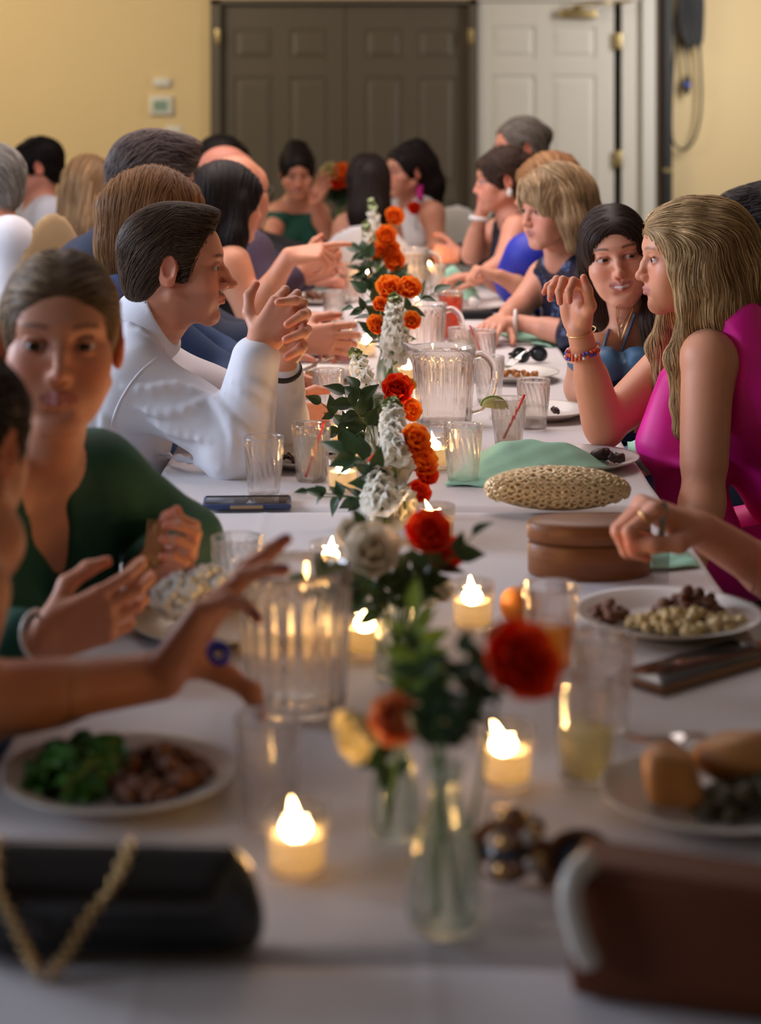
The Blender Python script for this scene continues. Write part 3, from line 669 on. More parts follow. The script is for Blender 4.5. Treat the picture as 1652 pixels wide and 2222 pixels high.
# ------------------------------------------------------------------ chairs
M_CHAIRW = mat('white_resin', (.66, .65, .66), rough=.45); M_TAN = cloth_mat('tan_fabric', (.42, .29, .15)); M_BLKM = mat('black_metal', (.015, .015, .016), rough=.4)
def chair(x, y, ang, lab, seatm, framem, group=None, name='banquet_chair', bz=.70, bh=.19):
    t = empty(name, (x, y, 0), lab, 'chair', group, rz=ang)                  # faces +x before turning
    obj('seat', box_np((-.21, -.21, .375), (.21, .21, .415), .015), seatm, t, True)
    S = SDF(); S.ell((-.235, 0, bz), (.030, .215, bh), None, 0); S.plane((-.235, 0, .54), (0, 0, -1), .02)
    V, Q = S.net(*S.bounds(.01), .014); obj('backrest', (V, Q), seatm, t, True)
    for s in (-1, 1):
        obj('leg', tube_np([(.18, s * .18, 0), (.17, s * .18, .378)], .012, 8), framem, t, True); obj('leg', tube_np([(-.25, s * .18, 0), (-.20, s * .18, .378)], .012, 8), framem, t, True)
        obj('back_post', tube_np([(-.20, s * .17, .39), (-.235, s * .17, .60)], .011, 8), framem, t, True)
# ------------------------------------------------------------------ the guests
M_SHIRT = cloth_mat('white_cotton', (.72, .71, .75), crease=.55); M_DARKT = cloth_mat('dark_trousers', (.03, .03, .036)); M_GOLD = mat('gold', (.75, .5, .22), rough=.25, metal=1)
M_LEATHER = mat('dark_leather', (.02, .015, .012), rough=.45)
HI = True

def flow_back(q):      # combed back over the skull, then down the nape
    d = np.zeros_like(q); d[:, 1] = -1; d[:, 2] = np.where(q[:, 1] < .0, -.9, .15) - np.clip(.06 - q[:, 2], 0, .1) * 8; d[:, 0] = q[:, 0] * 2.0
    return d
def flow_part(px=.0, back=.35):   # parted on top and falling to both sides
    def fl(q):
        d = np.zeros_like(q); sd = np.sign(q[:, 0] - px); top = np.clip((q[:, 2] - .02) / .08, 0, 1)
        d[:, 0] = sd * (.9 * top + .05); d[:, 1] = -back * top; d[:, 2] = -.25 - 1.1 * (1 - top); return d
    return fl
def flow_to(b, w=1.0):
    b = A(*b)
    def fl(q): return (b - q) * w
    return fl

# --- man in the white shirt
def man_white():
    p = Person('man in a white dress shirt, elbows on the tablecloth, hands clasped before his chin', skin=(0.633, 0.276, 0.165), qh=.0027, qb=.010, female=False, stubble=.85, full=1.06, jaw=1.06, nose=1.12, brow=(.05, .03, .02))
    p.head(P(383, 577, 4.06), (1, .03, -.02), (.02, 0, 1), 1.05)
    p.torso(P(318, 712, 4.08), P(294, 828, 3.94), P(322, 806, 4.26), A(-.80, 4.08, .56), 1.06)
    el = P(522, 972, 3.88); wr = P(561, 752, 3.86)
    f = unit(P(622, 672, 3.88) - wr); n = A(.25, 1, -.1)
    p.arm('R', el, wr, f, n, curl=((.75, 1.1, .5), (.75, 1.1, .5), (.75, 1.1, .5), (.8, 1.1, .5)), thumb=((.45, .85, .25), (.78, .62, .12), (.98, .12, .1)), sleeve='long', qh=.0027, sl_r=.004)
    el2 = P(606, 930, 4.12); wr2 = P(613, 800, 4.02)
    p.arm('L', el2, wr2, hand=False, sleeve='long')
    # left hand laced through the right one: palm behind, finger ends wrapped over the back of the right hand
    kn = [P(640, 668, 3.975), P(654, 694, 3.98), P(658, 724, 3.985), P(650, 756, 3.99)]
    for i, k_ in enumerate(kn):
        p.S.cap(lerp(wr2, k_, .2), k_, .0165, .0125, k=.012)
        m1 = P([648, 664, 666, 657][i], [655, 680, 716, 752][i], 3.90); m2 = P([640, 656, 658, 650][i], [652, 683, 722, 758][i], 3.832); m3 = P([604, 624, 620, 622][i], [656, 704, 737, 775][i], 3.822)
        p.S.chain([k_, m1, m2, m3], [.0118, .0105, .0100, .0082], k=.004); p.tips.append((m3, A(-.2, -1, .1), .0075))
    p.S.ell(P(630, 740, 3.99), A(.03, .016, .04), None, .015)
    p.S.chain([P(606, 745, 3.98), P(596, 690, 3.95), P(600, 655, 3.92)], [.015, .0115, .0085], k=.006)
    p.fine.append((P(560, 830, 4.08) - A(.02, 0, .02), P(685, 630, 3.78) + A(.02, .3, .02), .0027))
    # folds of the right sleeve, gathered at the elbow
    C = p.C
    C.cap(P(535, 985, 3.87), P(500, 985, 3.87), .054, .06, k=.03)
    C.cap(P(252, 900, 4.08), P(262, 1085, 4.08), .105, .10, k=.07)
    for pix, r in ((((271, 840), (330, 846), (383, 838), (449, 856)), .0065), (((300, 882), (345, 896), (400, 890), (449, 866)), .0065), (((456, 860), (489, 893), (500, 940)), .007), (((500, 903), (508, 940), (503, 1008)), .007), (((492, 850), (543, 863), (583, 915)), .0065), (((507, 826), (560, 836), (587, 866)), .0055), (((518, 922), (543, 957), (534, 1008)), .0065), (((345, 985), (410, 1004), (480, 1015)), .006), (((235, 730), (262, 700), (330, 735)), .006), (((330, 915), (390, 940), (455, 958)), .005), (((225, 905), (232, 960), (262, 1040)), .007), (((300, 1010), (285, 1050), (270, 1085)), .006)):
        p.fold(pix, r, k=.013)
    C.noise(.0022, 26, 3)
    C.ell(p.neck + A(.035, 0, .075), A(.088, .085, .085), None, .006, 1)
    p.cloth('shirt', M_SHIRT, .0046)
    K = SDF(); ax = unit(p.L(0, -.01, -.06) - p.neck)
    K.cap(p.neck + ax * .002, p.neck + ax * .060, .084, .072, k=.0); K.cap(p.neck - ax * .02, p.neck + ax * .09, .070, .066, k=.003, op=1)
    K.plane(p.neck + ax * .054, ax + A(1.1, 0, 0)); K.plane(p.neck - ax * .010, -ax - A(.45, 0, 0))
    p.cloth('collar', M_SHIRT, .0035, S=K)
    for nm, w_, e_ in (('cuff', wr, el), ('cuff', wr2, el2)):
        B = SDF(); d = unit(w_ - e_); B.cap(w_ - d * .085, w_ - d * .022, .041, .0385, k=0); B.plane(w_ - d * .020, d); B.plane(w_ - d * .088, -d); B.cap(w_ - d * .01, w_ + d * .05, .0355, k=0, op=1)
        p.cloth(nm, M_SHIRT, .0035, S=B)
    Tr = SDF(); p.C, keep = Tr, p.C; p.legs((1, 0, 0)); Tr.cap(p.hip + p.r * .08, p.hip - p.r * .08, .145, k=.05); p.C = keep
    p.cloth('trousers', M_DARKT, .016, S=Tr)
    p.build()
    for pix in (((345, 772), (300, 812), (262, 868), (240, 930), (236, 985))  ,):
        pts = []
        for px, py in spline([A(*q_) for q_ in pix], 22):
            d = unit(P(px, py, 1.0) - A(0, 0, HC)); q = A(0, 0, HC) + d * 3.0
            for _ in range(80):
                v = float(C.at(q[None])[0]); q = q + d * max(v * .7, .0003)
                if v < .0006 or q[1] > 6: break
            if q[1] < 6: pts.append(q)
        if len(pts) > 3: V, Q = tube_np(pts, .0024, 6); p.mesh('seam', V, Q, M_SHIRT)
    p.band(wr2 - unit(wr2 - el2) * .0, wr2 - el2, .036, .006, M_LEATHER, 'watch_strap', lab='dark watch strap')
    H = p.scalp(.006, face=(0, .112, -.052, .080, .088, .105), nape=-.072)
    H.ell(p.L(0, .026, .100), A(.058, .068, .022), p.hR, .02); H.plane(p.L(0, .071, .075), p.hR @ A(0, 1, -.55), .006)
    for x in (-1, 1): H.cap(p.L(x * .064, .026, .015), p.L(x * .068, .024, -.020), .009, .006, k=.010); H.ell(p.L(x * .082, -.008, -.004), A(.03, .025, .038), p.hR, .004, 1)
    p.hair(H, flow_back, (.045, .025, .015), (.115, .068, .040), n=6000 if HI else 300, length=.055, steps=9, w=.0007, h=.0042, lift=.003, jit=.28)
    return p
SEATS = []
def seat_legs(p, kf, m, h=.018, name='trousers', seat='black', span=.44):
    SEATS.append((p.hip.copy(), unit(A(*kf)), {'white': 'white resin chair taken by the ', 'tan': 'tan upholstered chair taken by the ', 'black': 'black banquet chair taken by the '}[seat] + ' '.join(p.label.split()[:10]), seat))
    Tr = SDF(); keep, p.C = p.C, Tr; p.legs(kf, span=span); Tr.cap(p.hip + p.r * .08, p.hip - p.r * .08, .140 if p.fem else .148, k=.05); p.C = keep
    p.cloth(name, m, h, S=Tr)
    for a_, d in p.feet:
        B = SDF(); B.cap(A(*a_[:2], .045), A(*(a_ + d * .13)[:2], .035), .042, .034, k=.02); B.plane((0, 0, .004), (0, 0, -1)); p.cloth('shoe', M_LEATHER, .014, S=B)
def crew(p, r=.075, z=.055):       # round neckline
    p.C.ell(p.neck + p.u * z + p.fw * .01, A(r, r, r * .9), None, .006, 1)
def bare(p, sides='RL', r=.115):
    for q in sides:
        sh = p.shR if q == 'R' else p.shL; p.C.ell(sh + p.r * (.02 if q == 'R' else -.02), A(.075, .075, .075) * r / .115 * 1.3, None, .01, 1)
def relaxed(a=.5): return ((a * .6, a, a * .7), (a * .8, a * 1.1, a * .7), (a, a * 1.2, a * .7), (a * 1.2, a * 1.2, a * .7))
FIST = ((1.3, 1.5, .9),) * 4

M_GREEN = cloth_mat('emerald_dress', (.004, .075, .045), rough=.75); M_PINK = cloth_mat('hot_pink_satin', (.90, .010, .36), rough=.5, bump=.05)
M_BLUE = cloth_mat('dusty_blue_satin', (.055, .15, .27), rough=.45, bump=.05); M_NAVY = cloth_mat('navy_suit', (.014, .020, .045)); M_ROYAL = cloth_mat('royal_blue', (.012, .025, .42), rough=.5)
M_BLACK = cloth_mat('black_wool', (.012, .012, .014)); M_PLUM = cloth_mat('plum_shirt', (.06, .035, .06)); M_DENIM = cloth_mat('blue_jacket', (.02, .05, .14)); M_WHITED = cloth_mat('white_lace', (.75, .72, .70))
M_TEAL = cloth_mat('teal_dress', (.01, .10, .09)); M_GREY = cloth_mat('grey_shirt', (.25, .22, .23)); M_MAGENTA = cloth_mat('magenta_strap', (.5, .01, .2)); M_NECK = mat('neck_chain', (.8, .55, .22), rough=.3, metal=1)
def sequin_mat():
    m = mat('navy_sequins', (.010, .013, .030), rough=.35); nt = m.node_tree; b = nt.nodes['Principled BSDF']
    tc = nt.nodes.new('ShaderNodeTexCoord'); v = nt.nodes.new('ShaderNodeTexVoronoi'); v.inputs['Scale'].default_value = 420; nt.links.new(tc.outputs['Object'], v.inputs['Vector'])
    nm = nt.nodes.new('ShaderNodeVectorMath'); nm.operation = 'MULTIPLY_ADD'; nm.inputs[1].default_value = (.45,) * 3; nm.inputs[2].default_value = (-.225,) * 3
    nt.links.new(v.outputs['Color'], nm.inputs[0]); g = nt.nodes.new('ShaderNodeNewGeometry'); ad = nt.nodes.new('ShaderNodeVectorMath'); nt.links.new(nm.outputs[0], ad.inputs[0]); nt.links.new(g.outputs['Normal'], ad.inputs[1])
    no = nt.nodes.new('ShaderNodeVectorMath'); no.operation = 'NORMALIZE'; nt.links.new(ad.outputs[0], no.inputs[0]); nt.links.new(no.outputs[0], b.inputs['Normal'])
    b.inputs['Metallic'].default_value = .6; b.inputs['Roughness'].default_value = .18; b.inputs['Base Color'].default_value = (.03, .04, .085, 1); return m
M_SEQ = sequin_mat()
BROWN, BLOND, BLONDL, DARK = (.055, .030, .017), (.22, .125, .050), (.50, .34, .17), (.012, .008, .007)

# --- woman in emerald, twisted towards the camera
def woman_green():
    p = Person('woman in an emerald green wrap dress with hair drawn back, facing the camera', skin=(0.679, 0.313, 0.192), qh=.0034, qb=.011, full=1.0, nose=.98, jaw=.98, iris='brown', flush=.5, brow=(.07, .04, .03), lip=(.42, .12, .12), brow_w=.7)
    p.head(P(130, 742, 2.78), (.17, -1, .07), (.03, 0, 1), 1.11, gaze=(.12, -1, -.05))
    p.torso(P(98, 1000, 2.86), P(-30, 1085, 2.78), P(205, 1030, 2.96), A(-.66, 2.95, .55), .98, .9, fwd=(.45, -.85, .05))
    p.arm('L', P(402, 1172, 3.03), P(300, 1252, 2.80), (.9, -.25, .35), (.1, -.55, .8), curl=((.9, 1.2, .6),) * 4, sleeve='1.75', sl_r=.002, qh=.0036, thumb=((.6, .5, .6), (.8, .1, .6), (.9, -.1, .45)))
    p.arm('R', P(-75, 1400, 2.60), P(92, 1385, 2.54), (.96, .10, .34), (.15, 1, .1), curl=((.35, .55, .4), (.45, .6, .4), (.55, .7, .4), (.7, .7, .4)), sleeve='1.70', qh=.0036, thumb=((.62, .62, .45), (.92, .2, .35), (.97, -.05, .25)), hs=1.0)
    C = p.C; ch = p.neck
    # deep wrap neckline
    p.vcut(((82, 985), (95, 1060), (118, 1150), (142, 1262)), (.052, .050, .034, .006)); crew(p, .068, .06)
    C.noise(.0016, 24, 5); p.cloth('dress', M_GREEN, .0085, lab='emerald green wrap dress')
    seat_legs(p, (1, .1, 0), M_NAVY, name='skirt'); p.build()
    p.band(P(80, 1378, 2.54), P(92, 1385, 2.54) - P(-75, 1400, 2.6), .031, .0032, mat('pearl', (.8, .75, .72), rough=.25), 'bracelet')
    for o in (0, .006, .012): p.band(P(322 + o * 900, 1238, 2.775 + o * .2), (.9, -.25, .3), .0125, .0022, M_GOLD, 'ring')
    H = p.scalp(.003, face=(0, .103, -.040, .074, .080, .096), nape=-.06, ear=True, k=.016); H.ell(p.L(0, -.125, .0), A(.045, .04, .045) * p.hs, p.hR, .02)
    def fl(q):
        d = np.zeros_like(q); d[:, 1] = -1; d[:, 2] = -.2 - .8 * (q[:, 2] < .04) ; d[:, 0] = np.sign(q[:, 0]) * np.clip(.06 - np.abs(q[:, 0]), 0, .06) * 14; return d
    p.hair(H, fl, (.13, .075, .038), (.30, .19, .095), n=2600, length=.10, w=.0010, h=.005, jit=.12, lift=.002)

# --- nearest guest on the left, seen from behind at the frame edge, gesturing
def woman_near_left():
    p = Person('dark-haired bare-armed woman cut by the near left edge, blue ring on her raised hand', skin=(0.588, 0.248, 0.138), qh=.0045, qb=.012, brow=(.03, .02, .015))
    p.head(P(-95, 965, 2.28), (.35, 1, -.1), (0, 0, 1), .98)
    p.torso(P(-60, 1180, 2.26), P(-90, 1285, 2.15), P(-140, 1255, 2.45), A(-.72, 2.22, .55), .95, .8, fwd=(1, .25, 0))
    el = P(-190, 1505, 2.22); wr = P(352, 1468, 2.27)
    wr = el + unit(wr - el) * .27; wr = P(352, 1468, 2.27); el = wr - unit(wr - P(-150, 1540, 2.2)) * .255
    p.nail = A(.18, .02, .06)
    p.arm('R', el, wr, (.62, .12, .86), (.72, -.35, -.55), curl=((.05, .12, .08), (.10, .18, .1), (.25, .4, .3), (.55, .75, .4)), thumb=((.35, .25, .95), (.10, .0, 1.0), (-.45, -.15, .9)), qh=.0036, hs=1.12, up=1.12)
    p.arm('L', A(-.66, 2.44, .74), A(-.52, 2.38, .665), (1, -.1, 0), (0, 0, -1), curl=relaxed(.4))
    bare(p); p.C.ell(p.neck + A(.05, 0, 0), A(.12, .12, .12), None, .01, 1); p.cloth('dress', M_TEAL, .012); seat_legs(p, (1, 0, 0), M_TEAL, name='skirt'); p.build()
    p.band(P(474, 1417, 2.215), (.4, .9, .1), .011, .0045, mat('blue_enamel', (.01, .02, .5), rough=.2), 'ring', lab='bright blue ring')
    H = p.scalp(.008, nape=-.07, ear=True); H.ell(p.L(0, -.115, .02), A(.05, .045, .05), p.hR, .02)
    p.hair(H, flow_to((0, -.13, .02)), (.018, .011, .008), (.03, .018, .012), n=600, length=.09, w=.002, h=.006)

# --- woman in hot pink
def woman_pink():
    p = Person('woman with long wavy highlighted hair in a hot pink halter dress, one hand raised', skin=(0.679, 0.304, 0.176), qh=.0027, qb=.009, nose=.98, full=1.02, jaw=.94, lip=(.44, .17, .15), brow=(.10, .06, .035), brow_w=.6, flush=.35)
    p.head(P(1492, 556, 4.06), (-1, -.09, -.06), (-.02, 0, 1), 1.0)
    p.torso(P(1545, 722, 4.09), P(1462, 778, 4.24), P(1536, 775, 3.93), A(.99, 4.12, .56), .96, .72, fwd=(-1, -.25, .1))
    p.arm('L', P(1526, 1082, 3.83), A(.575, 3.64, .585), (-1, .1, -.1), (0, .2, -1), curl=relaxed(.4), up=1.13)
    wr = P(1257, 716, 4.06); p.arm('R', P(1312, 930, 4.10), wr, (-.13, .02, 1), (-.66, -.75, 0), curl=((1.15, 1.15, .7), (1.2, 1.2, .7), (1.05, 1.1, .6), (.85, .9, .5)), thumb=((.62, .62, .30), (.95, .1, .25), (.98, -.12, .1)), qh=.0027, hs=1.02, up=1.06)
    C = p.C
    for sh, d in ((p.shL, -1), (p.shR, 1)):
        C.ell(sh + p.r * d * .03 + p.u * .02, A(.088, .088, .105), None, .012, 1)
        C.cap(sh + p.r * d * .04, sh + p.r * d * .05 - A(0, 0, .16), .074, .060, k=.012, op=1)
    C.ell(p.neck + p.u * .055, A(.064, .064, .06), None, .006, 1)
    C.cap(P(1462, 830, 4.02), P(1446, 960, 4.02), .035, .062, k=.06); C.cap(P(1428, 1000, 3.98), P(1500, 1012, 3.94), .012, .010, k=.02)
    C.cap(P(1478, 985, 4.05), P(1520, 1150, 4.06), .062, .085, k=.04); C.cap(P(1600, 700, 3.98), P(1650, 900, 3.98), .06, .09, k=.04)
    C.noise(.0025, 22, 9); p.cloth('dress', M_PINK, .0068, lab='hot pink halter dress'); seat_legs(p, (-1, 0, 0), M_PINK, name='skirt'); p.build()
    d = wr - P(1312, 930, 4.10); p.band(P(1262, 720, 4.063), d, .0310, .0016, M_NECK, 'bracelet', lab='thin gold chain bracelet')
    bm = [mat('bead_orange', (.75, .12, .03), rough=.3), mat('bead_purple', (.12, .05, .35), rough=.3), mat('bead_white', (.75, .72, .7), rough=.3)]
    Rz = frame(np.cross(d, (0.31, .2, .9)), d); sv, sq = uv_np(.0042, 8, 6)
    for row, (cy, ro) in enumerate(((758, .0345), (766, .0352))):
        for j in range(26):
            a = j * 2 * math.pi / 26; c = P(1264, cy, 4.065) + Rz @ A(ro * math.cos(a), ro * math.sin(a), 0)
            p.mesh('bead', sv + c, sq, bm[[0, 0, 1, 2, 0, 1, 0][(j * 3 + row) % 7]])
    H = SDF(); c, R = p.hc, p.hR
    H.ell(p.L(0, -.020, .036), A(.083, .104, .088), R, .01); H.ell(p.L(0, .034, .044), A(.068, .050, .056), R, .02)
    H.ell(p.L(0, .122, -.055), A(.095, .105, .110), R, .012, 1)
    for x in (-1, 1):
        H.chain([p.L(x * .070, .005, .03), p.L(x * .082, -.005, -.05), p.L(x * .088, -.01, -.12)], [.03, .036, .032], k=.03)
        H.chain([p.L(x * .058, .048, .050), p.L(x * .078, .034, -.02), p.L(x * .086, .024, -.09), p.L(x * .082, .030, -.15), p.L(x * .086, .055, -.20), p.L(x * .078, .045, -.25), p.L(x * .085, .050, -.295), p.L(x * .088, .052, -.345), p.L(x * .080, .030, -.40)], [.016, .020, .021, .020, .022, .019, .018, .014, .004], k=.015)
    H.chain([p.L(0, -.07, .02), p.L(-.02, -.095, -.08), p.L(-.03, -.12, -.17), p.L(-.05, -.13, -.215)], [.085, .082, .07, .03], k=.03)
    H.chain([p.L(-.075, -.03, .0), p.L(-.085, -.05, -.10), p.L(-.09, -.06, -.17)], [.04, .045, .03], k=.03)
    H.ell(p.L(0, -.085, .065), A(.055, .04, .035), R, .02); H.noise(.0016, 50, 4, (1, 1, .3))
    def fl(q):
        d = np.zeros_like(q); top = np.clip((q[:, 2] - .015) / .06, 0, 1); d[:, 1] = -1.2 * top; d[:, 0] = np.sign(q[:, 0]) * .35 * top
        d[:, 2] = -.15 - 1.2 * (1 - top); w = (1 - top); d[:, 1] += w * .26 * np.sin(q[:, 2] * 62 + 1 + q[:, 1] * 25); d[:, 0] += w * .15 * np.cos(q[:, 2] * 62 + q[:, 0] * 30); return d
    p.hair(H, fl, (.20, .105, .038), (.85, .58, .28), n=9000 if HI else 400, length=.12, steps=12, w=.0007, h=.0045, lift=.003, jit=.16, mixp=.42)

# --- girl in dusty blue
def girl_blue():
    p = Person('young woman in a dusty blue strappy dress smiling sideways, gold necklaces', skin=(0.747, 0.368, 0.236), qh=.0026, qb=.009, smile=.85, full=1.03, jaw=.90, nose=.92, lip=(.45, .14, .14), brow=(.035, .022, .016), liner=.95, flush=.4)
    p.head(P(1337, 556, 4.68), (-.10, -1, .03), (-.17, 0, 1), 1.03, gaze=(.30, -.95, -.04))
    p.torso(P(1376, 730, 4.74), P(1283, 772, 4.66), P(1455, 766, 4.86), A(.84, 4.86, .56), .90, .98, fwd=(-.35, -.9, .12))
    p.arm('R', P(1262, 930, 4.68), P(1300, 1010, 4.60), (1, -.2, -.3), (0, 0, -1), curl=relaxed())
    p.arm('L', P(1500, 940, 4.80), P(1400, 1010, 4.60), (-1, 0, -.3), (0, 0, -1), curl=relaxed())
    C = p.C
    lo_ = lerp(P(1290, 770, 4.6), P(1430, 770, 4.7), .5)
    C.plane(P(1360, 788, 4.6), (-.05, -.1, 1), .01)
    for px in (1318, 1385): C.ell(P(px, 790, 4.58), A(.050, .05, .042), None, .012, 0)
    C.ell(P(1350, 742, 4.55), A(.016, .06, .045), None, .012, 1)
    p.cloth('dress', M_BLUE, .0065, lab='dusty blue satin dress'); seat_legs(p, (-1, -.3, 0), M_BLUE, name='skirt'); p.build()
    def surf(px, py):
        d = unit(P(px, py, 1.0) - A(0, 0, HC)); q = A(0, 0, HC) + d * 3.5
        for _ in range(80):
            v = float(p.S.at(q[None])[0]); q = q + d * max(v * .7, .0003)
            if v < .0008 or q[1] > 6: break
        return q
    for pts in (((1378, 680), (1364, 722), (1346, 768)), ((1322, 715), (1312, 745), (1305, 775))):
        V, Q = tube_np(spline([surf(*a) - A(0, .003, 0) for a in pts], 14), .0035, 6); p.mesh('strap', V, Q, M_BLUE)
    for k_, pts in enumerate((((1343, 660), (1341, 700), (1346, 738), (1360, 705), (1376, 665)), ((1338, 665), (1338, 690), (1345, 712), (1358, 690), (1374, 660)))):
        V, Q = tube_np(spline([surf(*a) - A(0, .0025, 0) for a in pts], 26), .0011, 5); p.mesh('necklace', V, Q, M_NECK, 'fine gold necklace')
    H = p.scalp(.008, face=(0, .105, -.040, .069, .078, .097), nape=None, ear=False, k=.012)
    H.chain([p.L(.06, -.02, .0), p.L(.072, -.03, -.06), p.L(.06, -.05, -.14)], [.03, .028, .02], k=.03)
    H.chain([p.L(-.062, -.01, .0), p.L(-.085, -.005, -.08), P(1425, 700, 4.62), P(1424, 800, 4.60), P(1405, 835, 4.58)], [.03, .032, .034, .026, .008], k=.03)
    H.chain([p.L(0, -.07, .02), p.L(0, -.09, -.1), p.L(0, -.10, -.25)], [.075, .075, .06], k=.03)
    p.hair(H, flow_part(-.005, .5), (.030, .017, .012), (.060, .034, .022), n=5000 if HI else 300, length=.13, w=.0007, h=.0045, lift=.002, jit=.10)

# --- blonde in navy sequins
def woman_sequin():
    p = Person('woman with a blonde layered bob in a navy sequin dress, forearms on the table', skin=(0.679, 0.313, 0.204), qh=.0036, qb=.011, full=1.05, nose=1.0, brow=(.2, .12, .07), lip=(.42, .15, .15), smile=.2)
    p.head(P(1200, 449, 5.95), (-.85, -.50, -.12), (0, 0, 1), 1.04)
    p.torso(P(1222, 560, 6.02), P(1182, 600, 6.14), P(1302, 612, 5.90), A(.86, 6.0, .56), 1.12, 1.15, fwd=(-.8, -.55, .1))
    p.arm('R', P(1128, 668, 6.05), P(1090, 694, 5.86), (-.4, -.9, -.1), (-.2, 0, -1), curl=relaxed(.5), qh=.004)
    p.arm('L', P(1250, 728, 5.74), P(1128, 700, 5.84), (-1, .1, 0), (0, -.1, -1), curl=relaxed(.6), qh=.004, sleeve='.8', sl_r=.01)
    p.C.cap(P(1210, 545, 5.9), P(1203, 625, 5.84), .055, .010, k=.006, op=1); p.C.ell(p.neck + p.u * .06, A(.085, .085, .08), None, .006, 1)
    p.C.ell(p.shR + p.r * .045, A(.08, .08, .09), None, .01, 1)
    p.cloth('dress', M_SEQ, .010, lab='navy sequin dress'); seat_legs(p, (-1, 0, 0), M_SEQ, name='skirt'); p.build()
    p.band(P(1119, 699, 5.84), (-1, .1, 0), .034, .006, mat('pearl_bangle', (.8, .72, .66), rough=.3), 'bracelet')
    H = p.scalp(.014, face=(0, .125, -.060, .080, .090, .095), nape=None, ear=False)
    for x in (-1, 1): H.chain([p.L(x * .07, .0, .03), p.L(x * .088, -.005, -.04), p.L(x * .080, -.005, -.11)], [.03, .034, .020], k=.03)
    H.chain([p.L(0, -.07, .02), p.L(0, -.085, -.06), p.L(0, -.075, -.12)], [.08, .075, .05], k=.03); H.ell(p.L(.0, .060, .076), A(.056, .032, .022), p.hR, .015)
    def fl(q):
        d = flow_part(.02, .2)(q); d[:, 1] += np.where((q[:, 1] > .03) & (q[:, 2] > .03), .9, 0); return d
    p.hair(H, fl, (.18, .10, .045), (.66, .45, .24), n=3600, length=.10, w=.0010, h=.006, lift=.004, jit=.15)

